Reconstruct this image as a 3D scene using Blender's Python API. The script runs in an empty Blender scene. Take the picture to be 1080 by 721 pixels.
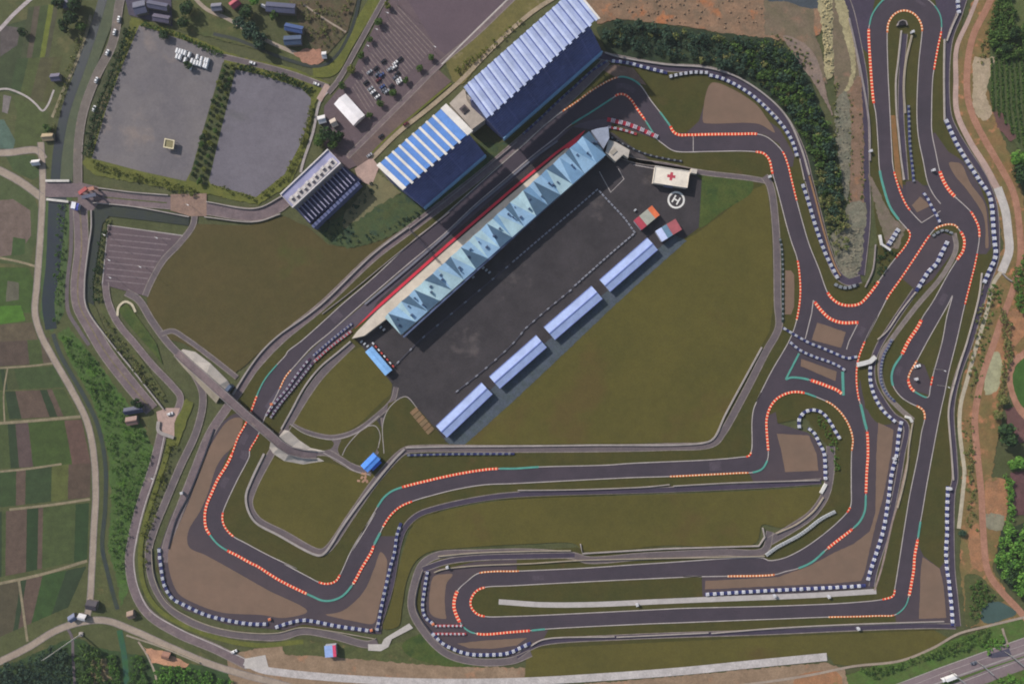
import bpy, math, random
import numpy as np
from mathutils import Vector, geometry
random.seed(7); rng = np.random.default_rng(7)
SC = bpy.context.scene; COL = SC.collection
S = 0.7; CX, CY = 540.0, 360.5; H = 504.0
ORD = ["first","second","third","fourth","fifth","sixth","seventh","eighth","ninth","tenth","eleventh","twelfth","thirteenth","fourteenth","fifteenth","sixteenth","seventeenth","eighteenth","nineteenth","twentieth"]

# ---------- coordinates: plan units (0.7 m) to metres ----------
def W(p, z=0.0):
    return Vector(((p[0]-CX)*S, (CY-p[1])*S, z))
def at(p, z):                       # plan position of a point z metres up, corrected for height
    k = (H-z)/H
    return Vector(((p[0]-CX)*S*k, (CY-p[1])*S*k, z))
def z6(ox, oy, L): return [(ox+x/6.0, oy+y/6.0) for x, y in L]
def z4(ox, oy, L): return [(ox+x/4.0, oy+y/4.0) for x, y in L]
def smooth(P, closed=False, step=2.0, alpha=0.5):
    P = [Vector((p[0], p[1])) for p in P]
    Q = [P[0]]
    for p in P[1:]:
        if (p-Q[-1]).length > 0.6: Q.append(p)
    P = Q
    if closed and (P[0]-P[-1]).length < 0.6: P.pop()
    n = len(P); out = []
    for i in range(n if closed else n-1):
        if closed: a, b, c, d = P[i-1], P[i], P[(i+1) % n], P[(i+2) % n]
        else:
            b, c = P[i], P[i+1]
            a = P[i-1] if i > 0 else b-(c-b)
            d = P[i+2] if i+2 < n else c+(c-b)
        t0 = 0; t1 = t0+max((b-a).length, 1e-3)**alpha; t2 = t1+max((c-b).length, 1e-3)**alpha; t3 = t2+max((d-c).length, 1e-3)**alpha
        m = max(1, int((c-b).length/step))
        for k in range(m):
            t = t1+(t2-t1)*k/m
            A1 = a*((t1-t)/(t1-t0))+b*((t-t0)/(t1-t0)); A2 = b*((t2-t)/(t2-t1))+c*((t-t1)/(t2-t1)); A3 = c*((t3-t)/(t3-t2))+d*((t-t2)/(t3-t2))
            B1 = A1*((t2-t)/(t2-t0))+A2*((t-t0)/(t2-t0)); B2 = A2*((t3-t)/(t3-t1))+A3*((t-t1)/(t3-t1))
            q = B1*((t2-t)/(t2-t1))+B2*((t-t1)/(t2-t1))
            out.append((q.x, q.y))
    if not closed: out.append((P[-1].x, P[-1].y))
    return out
def resample(P, step, closed=False):
    P = [Vector((p[0], p[1])) for p in P]
    if closed: P.append(P[0])
    out = []; need = 0.0
    for a, b in zip(P[:-1], P[1:]):
        L = (b-a).length
        if L < 1e-6: continue
        d = (b-a)/L; s = need
        while s <= L:
            q = a+d*s; out.append((q.x, q.y, math.atan2(-d.y, d.x))); s += step
        need = s-L
    return out
def inside(p, poly):
    x, y = p; c = False; j = len(poly)-1
    for i in range(len(poly)):
        xi, yi = poly[i][:2]; xj, yj = poly[j][:2]
        if (yi > y) != (yj > y) and x < (xj-xi)*(y-yi)/(yj-yi)+xi: c = not c
        j = i
    return c
def normals2(P, closed=False):
    n = len(P); N = []
    for i in range(n):
        a = P[i-1] if (i > 0 or closed) else P[i]
        b = P[(i+1) % n] if (i < n-1 or closed) else P[i]
        d = Vector((b[0]-a[0], b[1]-a[1]))
        if d.length < 1e-9: d = Vector((1, 0))
        d.normalize(); N.append(Vector((-d.y, d.x)))
    return N

# ---------- materials ----------
def lin(c):
    return tuple(((v/255.0)/12.92 if v/255.0 <= 0.04045 else ((v/255.0+0.055)/1.055)**2.4) for v in c)+(1.0,)
MATS = {}
def new_mat(name):
    m = bpy.data.materials.new(name); m.use_nodes = True
    return m, m.node_tree.nodes, m.node_tree.links, m.node_tree.nodes['Principled BSDF']
def gmat(name, c1, c2=None, big=26.0, small=1.3, rough=0.95, bump=0.25, amount=0.22, stripe=None, patch=None, metal=0.0, spec=0.25, dirt=0.0):
    """ground or surface: two tones in broad patches, a fine grain, optional rows (scale, angle, strength) and a third patch tone"""
    if name in MATS: return MATS[name]
    m, N, L, B = new_mat(name)
    B.inputs['Roughness'].default_value = rough; B.inputs['Metallic'].default_value = metal
    B.inputs['Specular IOR Level'].default_value = spec
    tc = N.new('ShaderNodeTexCoord')
    def noise(scale, det, rgh=0.6, off=0.0):
        mp = N.new('ShaderNodeMapping'); mp.inputs['Location'].default_value = (off, off*0.7, off*0.3)
        n = N.new('ShaderNodeTexNoise'); n.inputs['Scale'].default_value = scale; n.inputs['Detail'].default_value = det; n.inputs['Roughness'].default_value = rgh
        L.new(tc.outputs['Object'], mp.inputs[0]); L.new(mp.outputs[0], n.inputs['Vector']); return n
    def mix(a, b, f, mode='MIX'):
        x = N.new('ShaderNodeMix'); x.data_type = 'RGBA'; x.blend_type = mode
        for s, v in ((x.inputs[6], a), (x.inputs[7], b)):
            if isinstance(v, tuple): s.default_value = v
            else: L.new(v, s)
        if isinstance(f, float): x.inputs[0].default_value = f
        else: L.new(f, x.inputs[0])
        return x.outputs[2]
    def ramp(src, lo, hi):
        r = N.new('ShaderNodeMapRange'); r.inputs['From Min'].default_value = lo; r.inputs['From Max'].default_value = hi; L.new(src, r.inputs[0]); return r.outputs[0]
    c2 = c2 or tuple(v*0.86 for v in c1)
    col = mix(lin(c1), lin(c2), ramp(noise(1.0/big, 6).outputs[0], 0.36, 0.64))
    if patch: col = mix(col, lin(patch[0]), ramp(noise(1.0/patch[1], 5, 0.6, 37.0).outputs[0], patch[2], patch[2]+0.1))
    if stripe:
        mp = N.new('ShaderNodeMapping'); mp.inputs['Rotation'].default_value = (0, 0, stripe[1])
        w = N.new('ShaderNodeTexWave'); w.inputs['Scale'].default_value = stripe[0]; w.inputs['Distortion'].default_value = 1.4; w.inputs['Detail'].default_value = 2; w.inputs['Detail Scale'].default_value = 0.4
        L.new(tc.outputs['Object'], mp.inputs[0]); L.new(mp.outputs[0], w.inputs[0])
        sc = N.new('ShaderNodeMath'); sc.operation = 'MULTIPLY'; sc.inputs[1].default_value = stripe[2]; L.new(w.outputs[1], sc.inputs[0])
        col = mix(col, lin(tuple(v*0.62 for v in c1)), sc.outputs[0])
    fine = noise(1.0/small, 4, 0.75, 11.0)
    g = N.new('ShaderNodeMapRange'); g.inputs['From Min'].default_value = 0.3; g.inputs['From Max'].default_value = 0.7; g.inputs['To Min'].default_value = 1-amount; g.inputs['To Max'].default_value = 1+amount; L.new(fine.outputs[0], g.inputs[0])
    mid = noise(1.0/7.0, 5, 0.7, 23.0)
    g2 = N.new('ShaderNodeMapRange'); g2.inputs['From Min'].default_value = 0.3; g2.inputs['From Max'].default_value = 0.7; g2.inputs['To Min'].default_value = 1-amount*0.7; g2.inputs['To Max'].default_value = 1+amount*0.7; L.new(mid.outputs[0], g2.inputs[0])
    mm = N.new('ShaderNodeMath'); mm.operation = 'MULTIPLY'; L.new(g.outputs[0], mm.inputs[0]); L.new(g2.outputs[0], mm.inputs[1])
    vm = N.new('ShaderNodeVectorMath'); vm.operation = 'SCALE'; L.new(col, vm.inputs[0]); L.new(mm.outputs[0], vm.inputs['Scale'])
    L.new(vm.outputs[0], B.inputs['Base Color'])
    if bump:
        b = N.new('ShaderNodeBump'); b.inputs['Strength'].default_value = bump; b.inputs['Distance'].default_value = 0.25; L.new(fine.outputs[0], b.inputs['Height']); L.new(b.outputs[0], B.inputs['Normal'])
    MATS[name] = m; return m
def pmat(name, c, rough=0.6, metal=0.0, spec=0.4, amount=0.10, size=1.6):
    return gmat(name, c, tuple(v*0.9 for v in c), big=9.0, small=size, rough=rough, metal=metal, spec=spec, bump=0.05, amount=amount)
def leafmat(name, cols, trans=0.0):
    if name in MATS: return MATS[name]
    m, N, L, B = new_mat(name)
    B.inputs['Roughness'].default_value = 0.8; B.inputs['Specular IOR Level'].default_value = 0.15
    g = N.new('ShaderNodeNewGeometry'); r = N.new('ShaderNodeValToRGB')
    e = r.color_ramp.elements
    e[0].color = lin(cols[0]); e[1].color = lin(cols[-1])
    for i, c in enumerate(cols[1:-1]):
        x = e.new((i+1)/(len(cols)-1)); x.color = lin(c)
    L.new(g.outputs['Random Per Island'], r.inputs[0]); L.new(r.outputs[0], B.inputs['Base Color'])
    t = N.new('ShaderNodeBsdfTranslucent'); x = N.new('ShaderNodeMixShader'); x.inputs[0].default_value = 0.3; L.new(r.outputs[0], t.inputs[0])
    L.new(B.outputs[0], x.inputs[1]); L.new(t.outputs[0], x.inputs[2]); L.new(x.outputs[0], N['Material Output'].inputs[0])
    MATS[name] = m; return m

# ---------- mesh builder ----------
class MB:
    def __init__(s): s.v = []; s.f = []; s.m = []
    def add(s, vs, fs, mi=0):
        o = len(s.v); s.v += [tuple(v) for v in vs]; s.f += [tuple(i+o for i in f) for f in fs]; s.m += [mi]*len(fs)
    def hexa(s, b, t, mi=0):
        n = len(b); fs = [tuple(range(n))[::-1], tuple(range(n, 2*n))]+[(i, (i+1) % n, n+(i+1) % n, n+i) for i in range(n)]
        s.add(list(b)+list(t), fs, mi)
    def prism(s, poly, z0, z1, mi=0):
        poly = [Vector((p[0], p[1])) for p in poly]
        if sum(a.x*b.y-b.x*a.y for a, b in zip(poly, poly[1:]+poly[:1])) < 0: poly = poly[::-1]
        s.hexa([(p.x, p.y, z0) for p in poly], [(p.x, p.y, z1) for p in poly], mi)
    def box(s, c, u, hx, hy, z0, z1, mi=0, bev=0.0):
        u = Vector((u[0], u[1])).normalized(); v = Vector((-u.y, u.x)); c = Vector((c[0], c[1]))
        q = lambda k: [c+u*(a*(hx-k))+v*(b*(hy-k)) for a, b in ((-1, -1), (1, -1), (1, 1), (-1, 1))]
        P = lambda k, z: [(p.x, p.y, z) for p in q(k)]
        if bev <= 0: s.hexa(P(0, z0), P(0, z1), mi)
        else:
            A = P(0, z0)+P(0, z1-bev)+P(bev, z1); fs = [(3, 2, 1, 0), (8, 9, 10, 11)]
            for k in (0, 4):
                fs += [(k+i, k+(i+1) % 4, k+4+(i+1) % 4, k+4+i) for i in range(4)]
            s.add(A, fs, mi)
    def cyl(s, c, r, z0, z1, n=8, r1=None, mi=0, hole=0.0):
        r1 = r if r1 is None else r1
        a = [(math.cos(2*math.pi*i/n), math.sin(2*math.pi*i/n)) for i in range(n)]
        b = [(c[0]+x*r, c[1]+y*r, z0) for x, y in a]; t = [(c[0]+x*r1, c[1]+y*r1, z1) for x, y in a]
        fs = [(i, (i+1) % n, n+(i+1) % n, n+i) for i in range(n)]
        if hole <= 0: s.add(b+t, fs+[tuple(range(n, 2*n))], mi)
        else:
            h = [(c[0]+x*r*hole, c[1]+y*r*hole, z1) for x, y in a]; d = [(c[0]+x*r*hole, c[1]+y*r*hole, z1-0.35) for x, y in a]
            fs += [(n+i, n+(i+1) % n, 2*n+(i+1) % n, 2*n+i) for i in range(n)]+[(2*n+i, 2*n+(i+1) % n, 3*n+(i+1) % n, 3*n+i) for i in range(n)]+[tuple(range(3*n, 4*n))]
            s.add(b+t+h+d, fs, mi)
    def tube(s, p, q, r, n=6, r1=None, mi=0):
        p = Vector(p); q = Vector(q); r1 = r if r1 is None else r1
        d = (q-p).normalized(); u = d.orthogonal().normalized(); v = d.cross(u)
        a = [u*math.cos(2*math.pi*i/n)+v*math.sin(2*math.pi*i/n) for i in range(n)]
        s.add([p+x*r for x in a]+[q+x*r1 for x in a], [(i, (i+1) % n, n+(i+1) % n, n+i) for i in range(n)]+[tuple(range(n))[::-1], tuple(range(n, 2*n))], mi)
    def wallstrip(s, P, w, z0, z1, mi=0, closed=False):   # P world xy; upright strip with thickness
        N = normals2(P, closed); n = len(P)
        vs = []
        for p, nn in zip(P, N):
            for k, z in ((-1, z0), (-1, z1), (1, z1), (1, z0)): vs.append((p[0]+nn.x*k*w/2, p[1]+nn.y*k*w/2, z))
        fs = []
        for i in range(n if closed else n-1):
            j = (i+1) % n
            for k in range(3): fs.append((4*i+k, 4*i+k+1, 4*j+k+1, 4*j+k))
        if not closed: fs += [(0, 1, 2, 3), (4*n-1, 4*n-2, 4*n-3, 4*n-4)]
        s.add(vs, fs, mi)
    def build(s, name, mat, parent=None, loc=None, smooth_=False):
        off = Vector(loc) if loc is not None else (parent.location if parent is not None and parent.parent is None else Vector((0, 0, 0)))
        if parent is not None and parent.parent is not None and loc is None: off = parent.parent.location
        me = bpy.data.meshes.new(name); me.from_pydata([(v[0]-off[0], v[1]-off[1], v[2]-off[2]) for v in s.v], [], s.f)
        mats = mat if isinstance(mat, (list, tuple)) else [mat]
        for m in mats: me.materials.append(m)
        if len(mats) > 1: me.polygons.foreach_set('material_index', s.m)
        if smooth_: me.polygons.foreach_set('use_smooth', [True]*len(s.f))
        me.validate(); me.update()
        o = bpy.data.objects.new(name, me); COL.objects.link(o)
        if parent is not None: o.parent = parent
        elif loc is not None: o.location = loc
        return o
def tag(o, label=None, cat=None, group=None, kind=None):
    if label: o['label'] = label
    if cat: o['category'] = cat
    if group: o['group'] = group
    if kind: o['kind'] = kind
    return o
def thing(name, label, cat, p, group=None, z=0.0):
    o = bpy.data.objects.new(name, None); COL.objects.link(o); o.empty_display_size = 2
    o.location = (p[0], p[1], z); return tag(o, label, cat, group)
def copy_tree(o, loc, rz=0.0, sc=1.0, label=None, group=None):
    r = o.copy(); COL.objects.link(r); r.location = loc; r.rotation_euler = (0, 0, rz); r.scale = (sc,)*3 if not isinstance(sc, tuple) else sc
    if label: r['label'] = label
    if group: r['group'] = group
    for ch in list(o.children):
        c = ch.copy(); COL.objects.link(c); c.parent = r
        for g in ch.children:
            d = g.copy(); COL.objects.link(d); d.parent = c
    return r

# ---------- ground sheets ----------
LAYER = 0.02; NSH = [0]
def lz(layer):
    NSH[0] += 1
    return layer*LAYER+(NSH[0] % 25)*0.0007
ROUGH = {'slope': 1.6, 'weed_bank': 1.2, 'scarred_slope': 1.5, 'dirt_yard': 1.0, 'grass_bank': .8, 'grassland': .8, 'wetland': 1.2, 'pond': .8, 'woodland_floor': 1.0, 'dirt_mound': 1.0, 'rubble_slope': 2.0, 'shoulder_grass': .8, 'river_bank': .7, 'gravel_trap': .22, 'field': .25, 'turf_field': .3, 'verge': .5, 'plantation': 1.0, 'shade_strip': .4}
def roughen(P, amp):
    out = []; n = len(P); g = random.Random(int(abs(P[0][0])*7+abs(P[0][1])*13))
    for i in range(n):
        p, q = P[i], P[(i+1) % n]; L = math.hypot(q[0]-p[0], q[1]-p[1]); m = max(1, int(L/2.6)); 
        for k in range(m):
            t = k/m; w_ = amp*(1 if L > 3 else .5); out.append((p[0]+(q[0]-p[0])*t+g.uniform(-w_, w_), p[1]+(q[1]-p[1])*t+g.uniform(-w_, w_)))
    return out
def sheet(name, poly, mat, layer, kind='structure', z=None):
    if name in ROUGH: poly = roughen([(p[0], p[1]) for p in poly], ROUGH[name])
    zz = lz(layer) if z is None else z; P = [W(p, zz) for p in poly]
    tris = geometry.tessellate_polygon([[Vector((p.x, p.y, 0)) for p in P]])
    mb = MB(); fs = []
    for a, b, c in tris:
        n = (P[b]-P[a]).cross(P[c]-P[a]).z
        fs.append((a, b, c) if n > 0 else (a, c, b))
    mb.add(P, fs); o = mb.build(name, mat); o['kind'] = kind; return o
def ribbon(name, P, w, mat, layer, closed=False, sm=True, kind='structure'):
    if sm: P = smooth(P, closed)
    N = normals2(P, closed); n = len(P); z = lz(layer); vs = []
    for i, (p, nn) in enumerate(zip(P, N)):
        ww = w if not isinstance(w, (list, tuple)) else w[0]+(w[1]-w[0])*i/(n-1)
        vs += [W((p[0]+nn.x*ww/2, p[1]+nn.y*ww/2), z), W((p[0]-nn.x*ww/2, p[1]-nn.y*ww/2), z)]
    fs = [(2*i, 2*((i+1) % n), 2*((i+1) % n)+1, 2*i+1) for i in range(n if closed else n-1)]
    fs = [f if (Vector(vs[f[1]])-Vector(vs[f[0]])).cross(Vector(vs[f[2]])-Vector(vs[f[0]])).z > 0 else f[::-1] for f in fs]
    mb = MB(); mb.add(vs, fs); o = mb.build(name, mat); o['kind'] = kind
    if name == 'road' and not isinstance(w, (list, tuple)) and w >= 4.4:
        m_e = gmat('road_edge_concrete', (138,128,124), (118,110,104), big=6, amount=0.2)
        for s in (-1, 1): ribbon('road_edge', [(p[0]+nn.x*s*w*0.48, p[1]+nn.y*s*w*0.48) for p, nn in zip(P, N)], 0.9, m_e, layer+0.6, sm=False)
    return o
def subpath(P, a, b):
    n = len(P); d = lambda p, q: (p[0]-q[0])**2+(p[1]-q[1])**2
    i = min(range(n), key=lambda k: d(P[k], a)); j = min(range(n), key=lambda k: d(P[k], b))
    f = [P[(i+k) % n] for k in range((j-i) % n+1)]; g = [P[(i-k) % n] for k in range((i-j) % n+1)]
    ln = lambda Q: sum(math.sqrt(d(x, y)) for x, y in zip(Q, Q[1:]))
    return f if ln(f) < ln(g) else g
# ---------- ground materials ----------
M_base = gmat('rough_grassland', (82,84,56), (70,76,46), patch=((96,90,66), 60, 0.62))
M_olive = gmat('mown_olive_turf', (88,82,38), (80,76,35), big=48, amount=0.13, bump=0.2, patch=((86,75,39), 60, 0.58))
M_olive2 = gmat('worn_olive_turf', (81,72,42), (75,69,39), big=40, amount=0.13, patch=((74,75,38), 50, 0.62), bump=0.15)
M_verge = gmat('verge_turf', (72,68,33), (65,66,31), big=18, amount=0.16, patch=((82,70,40), 22, 0.64))
M_vergeg = gmat('green_turf', (60,78,36), (74,84,40), big=9, amount=0.24, patch=((52,70,34), 10, 0.56))
M_track = gmat('racing_asphalt', (71,63,72), (64,58,67), big=26, small=0.8, rough=0.9, amount=0.10, bump=0.08)
M_runoff = gmat('runoff_asphalt', (77,67,72), (70,62,69), big=22, small=0.9, rough=0.9, amount=0.08, bump=0.08)
M_road = gmat('service_asphalt', (104,94,96), (94,86,90), big=14, amount=0.14)
M_roadd = gmat('dark_service_asphalt', (70,62,78), (64,58,72), big=16, amount=0.12)
M_roadp = gmat('patched_road', (116,102,104), (104,92,96), big=9, amount=0.2, patch=((130,116,112), 8, 0.62))
M_pad = gmat('paddock_asphalt', (65,61,64), (54,51,54), big=18, amount=0.14, patch=((84,78,78), 24, 0.6))
M_lot = gmat('gravel_lot', (114,109,110), (103,99,103), big=30, amount=0.12, patch=((126,116,112), 40, 0.58))
M_carp = gmat('car_park_surface', (98,84,88), (90,78,84), big=30, amount=0.12)
M_conc = gmat('pale_concrete', (186,180,174), (172,166,162), big=8, amount=0.12)
M_concg = gmat('grey_concrete', (158,150,148), (146,140,138), big=8, amount=0.14)
M_concp = gmat('pinkish_concrete', (176,150,140), (160,138,130), big=9, amount=0.14)
M_lane = gmat('rural_concrete_road', (158,144,130), (146,132,120), big=10, amount=0.14)
M_grav = gmat('gravel_bed', (123,101,86), (115,96,82), big=22, small=0.7, amount=0.10, bump=0.3, stripe=(0.55, 0.5, 0.10), patch=((114,92,80), 26, 0.62))
M_dirt = gmat('bare_earth', (144,122,100), (126,106,86), big=12, amount=0.2, patch=((156,120,94), 14, 0.6))
M_dirto = gmat('orange_earth', (160,114,82), (138,104,76), big=9, amount=0.22, patch=((118,104,66), 10, 0.6))
M_dirtr = gmat('red_brown_earth', (108,76,74), (94,70,66), big=14, amount=0.16)
M_dirtg = gmat('dusty_earth', (114,100,84), (102,94,74), big=12, amount=0.22, patch=((128,104,86), 9, 0.54))
M_riprap = gmat('grey_green_rubble', (120,114,98), (104,104,90), big=7, small=1.6, amount=0.36, bump=0.6)
M_track_dirt = gmat('earth_track', (162,120,100), (148,108,88), big=8, amount=0.18)
M_weed = gmat('lush_weeds', (66,92,42), (72,92,48), big=9, amount=0.28, patch=((72,104,38), 12, 0.56))
M_yel = gmat('yellow_green_bank', (98,100,46), (88,94,44), big=10, amount=0.22)
M_bank = gmat('mixed_bank', (84,86,52), (72,80,46), big=8, amount=0.26, patch=((104,94,62), 9, 0.6))
M_slope = gmat('dark_green_slope', (62,78,50), (72,80,48), big=7, amount=0.24, patch=((50,68,52), 9, 0.56))
M_tang = gmat('dry_grass', (116,110,80), (104,102,74), big=12, amount=0.16)
M_wood = gmat('woodland_floor', (50,62,40), (42,54,40), big=9, amount=0.3)
M_teal = gmat('murky_pond', (72,92,88), (66,84,78), big=12, rough=0.35, amount=0.08, bump=0.02)
M_canal = gmat('canal_water', (42,48,58), (44,54,52), big=14, rough=0.25, amount=0.06, bump=0.02, spec=0.4)
M_moat = gmat('moat_water', (48,54,54), (52,58,48), big=10, rough=0.3, amount=0.08, bump=0.02)
M_line = gmat('worn_white_paint', (176,168,164), (160,152,150), big=6, amount=0.15)
M_white = gmat('white_paint', (222,220,214), (208,206,202), big=6, amount=0.08)
M_kred = gmat('kerb_red_paint', (226,78,52), (214,70,48), big=5, amount=0.10)
M_kwht = gmat('kerb_cream_paint', (244,214,176), (236,196,160), big=5, amount=0.08)
M_korn = gmat('kerb_orange_paint', (206,112,60), (190,104,64), big=5, amount=0.1)
M_teal_k = gmat('kerb_teal_paint', (86,152,138), (78,140,130), big=5, amount=0.1)
M_brick = gmat('brick_paving', (140,116,102), (128,106,96), big=6, amount=0.2)

# base ground reaching the horizon
R = 3000
mb = MB(); mb.add([(-R,-R,-0.3),(R,-R,-0.3),(R,R,-0.3),(-R,R,-0.3)], [(0,1,2,3)]); tag(mb.build('ground', M_base), kind='structure')

# ---------- left countryside ----------
sheet('grassland', [(0,-60),(130,-60),(118,20),(92,90),(75,160),(72,200),(95,205),(92,300),(115,360),(170,440),(150,560),(150,640),(260,721),(260,780),(-60,780),(-60,-60)], gmat('farm_grass',(80,84,52),(72,78,46),big=16,amount=0.2,patch=((92,90,58),18,0.58)), 1)
def field(poly, c, st=None, c2=None, amt=0.16, L=2):
    c = tuple(int(v*.86+.14*g_) for v, g_ in zip(c, (94,92,80)))
    nm = 'crop_%d_%d_%d_%s' % (c[0], c[1], c[2], 'rows' if st else 'plain')
    return sheet('field', poly, gmat(nm, c, c2 or tuple(v*0.86 for v in c), big=7, amount=amt, stripe=st), L)
def strips(quad, cells, L=2, st=None):
    a, b, c, d = [Vector(p) for p in quad]; t = 0
    tot = sum(w for w, _ in cells)
    for w, col in cells:
        u, v = t/tot, (t+w)/tot
        field([a.lerp(b, u), a.lerp(b, v), d.lerp(c, v), d.lerp(c, u)], col, (1.1, math.radians(8), 0.5) if st is None else st, L=L); t += w
G1c, G2c, G3c, BRc, DGc, YGc, PBc = (64,84,42), (74,90,46), (56,80,40), (104,84,74), (46,66,40), (96,104,50), (98,80,78)
strips([(-30,362),(52,356),(56,383),(-30,388)], [(30,PBc),(30,(92,76,68)),(14,G2c),(10,(98,86,70))])
strips([(-30,391),(57,386),(68,408),(-30,413)], [(34,G1c),(5,DGc),(12,(74,84,48)),(48,(66,86,44))])
strips([(-30,414),(68,410),(82,438),(-30,444)], [(28,BRc),(10,G2c),(12,DGc),(28,BRc),(8,DGc),(6,BRc),(14,G2c)])
strips([(-30,449),(86,442),(96,488),(-30,496)], [(30,BRc),(12,G2c),(9,DGc),(15,PBc),(42,(66,88,36)),(20,(108,82,74))])
strips([(-30,500),(66,490),(96,486),(95,524),(10,535),(-30,537)], [(40,DGc),(12,BRc),(28,G3c),(20,YGc),(22,(92,74,62))]) if False else None
strips([(-30,500),(96,487),(95,524),(-30,538)], [(48,G3c),(10,BRc),(28,(54,76,42)),(18,YGc),(24,(94,78,66))])
strips([(-30,542),(94,530),(92,590),(-30,614)], [(32,DGc),(4,G2c),(22,BRc),(12,(40,66,34)),(5,BRc),(34,G2c),(14,(44,72,36))])
strips([(-30,620),(91,596),(84,628),(60,652),(-30,690)], [(50,(86,80,60)),(6,(112,98,84)),(8,DGc),(16,BRc),(24,(54,84,38)),(20,DGc)]) if False else None
strips([(-30,620),(91,597),(72,640),(-30,684)], [(50,(86,80,60)),(6,DGc),(16,BRc),(24,(54,84,38)),(20,DGc)])
for pl, w in (([(0,388),(30,386),(56,383)],2), ([(-10,447),(40,443),(85,439)],3), ([(-10,498),(30,494),(65,489)],2.2), ([(10,537),(55,532),(95,526)],2.6), ([(-5,616),(45,605),(92,591)],3), ([(20,612),(24,640),(29,676)],2.6), ([(0,272),(20,276),(38,281)],2.5), ([(8,388),(4,415),(5,446)],1.6)):
    ribbon('footpath', pl, w, gmat('pale_path',(140,128,104),(120,112,90),big=6,amount=0.2), 4)
field([(-30,186),(0,186),(36,206),(42,225),(38,255),(30,280),(-30,275)], (74,86,50), c2=(66,78,46))
field([(-10,212),(14,210),(32,222),(33,248),(20,268),(-10,272)], (116,98,92), c2=(98,84,76), L=3)
field([(14,250),(27,252),(26,268),(12,270)], (60,84,42), L=4)
field([(-30,282),(30,282),(37,300),(38,330),(-30,330)], (66,92,38), (1.0, 0.1, 0.4))
field([(8,296),(20,298),(20,316),(6,318)], (98,96,80), L=3)
field([(-30,324),(22,322),(27,338),(-30,346)], (74,120,34), L=3)
field([(-30,344),(34,340),(40,358),(-30,362)], (96,84,66), L=3)
strips([(-30,38),(30,20),(20,95),(-30,100)], [(50,(70,82,50)),(40,(62,76,46))])
strips([(30,8),(62,4),(52,60),(22,62)], [(10,(70,80,52)),(10,(96,86,72)),(14,(68,84,46)),(9,(116,126,46)),(8,(84,84,62))])
strips([(18,62),(66,60),(52,110),(10,98)], [(14,(60,80,44)),(14,(82,94,48)),(16,(88,86,56)),(10,(86,88,50))])
field([(12,100),(44,114),(52,120),(48,152),(14,154),(18,118)], (80,92,48), (0.8, 0.0, 0.35))
field([(0,26),(22,30),(18,48),(0,60)], (88,80,80))
field([(-10,128),(4,126),(16,148),(14,157),(-10,157)], (84,110,98), L=3)
field([(4,100),(12,102),(8,120),(2,118)], (128,120,120), L=3)
field([(6,164),(36,164),(44,172),(42,186),(34,190),(14,180)], (66,84,46), L=3)

# canal, banks
ribbon('river_bank', [(130,-20),(108,25),(90,75),(78,118),(69,160),(66,200)], 20, gmat('canal_bank_turf',(84,90,68),(76,84,66),big=10,amount=0.16), 2)
ribbon('canal', [(114,-20),(101,25),(84,75),(69,118),(61,160),(58,195)], [9,10], M_canal, 4)
sheet('river_bank', [(48,208),(76,208),(72,260),(68,330),(55,350),(43,335),(44,270)], gmat('canal_bank_green',(66,86,50),(74,90,52),big=8,amount=0.2), 3)
ribbon('canal', [(61,206),(56,280),(51,320),(54,347)], [19,12], M_canal, 4)
ribbon('canal', [(56,352),(63,372),(75,394),(89,418),(103,448),(111,488),(111,535),(108,577),(114,605),(121,632),(124,642)], 4.4, gmat('dark_ditch_water',(52,60,62),(58,66,54),big=8,rough=0.4,amount=0.12), 5)
ribbon('canal', [(126,664),(131,690),(134,725)], 6, gmat('green_ditch_water',(52,84,72),(54,92,54),big=6,rough=0.4,amount=0.1), 5)
sheet('weed_bank', [(60,352),(72,345),(96,372),(118,402),(134,424),(152,450),(163,478),(155,512),(143,545),(136,585),(136,620),(128,640),(124,612),(114,580),(117,530),(115,485),(106,445),(92,412),(78,388)], M_weed, 3)
sheet('weed_bank', [(101,540),(108,580),(118,640),(102,640),(97,600)], M_bank, 3)
# rural lanes
ribbon('footpath', [(96,16),(92,32),(84,56),(76,76),(68,92),(60,112),(55,124)], 3, gmat('pale_bank_path',(140,130,108),(112,106,80),big=6,amount=0.25), 5)
LR = smooth([(43,150),(45,180),(45,205),(42,260),(39,300),(37,330),(43,352),(56,377),(75,410),(92,445),(99,480),(101,520),(99,560),(97,600),(95,632),(92,650)])
ribbon('road', LR, 6.6, M_lane, 6, sm=False)
ribbon('road', [(-20,707),(0,697),(30,682),(60,664),(88,655),(112,654),(140,664),(180,682),(220,699),(262,712),(300,722),(340,735)], 7, M_lane, 7)
ribbon('road', [(-20,162),(10,161),(40,159),(47,168)], 7, M_lane, 6)
ribbon('road', [(-20,172),(0,180),(22,192),(44,208)], 8, M_lane, 6)
ribbon('road', [(-10,40),(0,31),(15,15),(36,-4)], 4, gmat('pale_lane',(176,166,166),(160,150,150),big=8), 6)
ribbon('road', [(-5,95),(8,94),(28,102),(38,110),(45,117),(50,112),(57,95)], 2, M_line, 6)
ribbon('road', [(70,660),(76,672),(77,690),(79,725)], 3, M_road, 6)
ribbon('footpath', [(146,676),(155,690),(163,708),(166,722)], 2, M_lane, 6)
sheet('dirt_yard', [(152,682),(172,686),(200,700),(195,704),(160,698)], gmat('clay_yard',(186,140,110),(170,128,104),big=8), 6)
sheet('dirt_yard', [(96,696),(112,694),(118,716),(96,722)], gmat('garden_soil',(126,108,86),(96,96,62),big=4,amount=0.3), 5)

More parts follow.
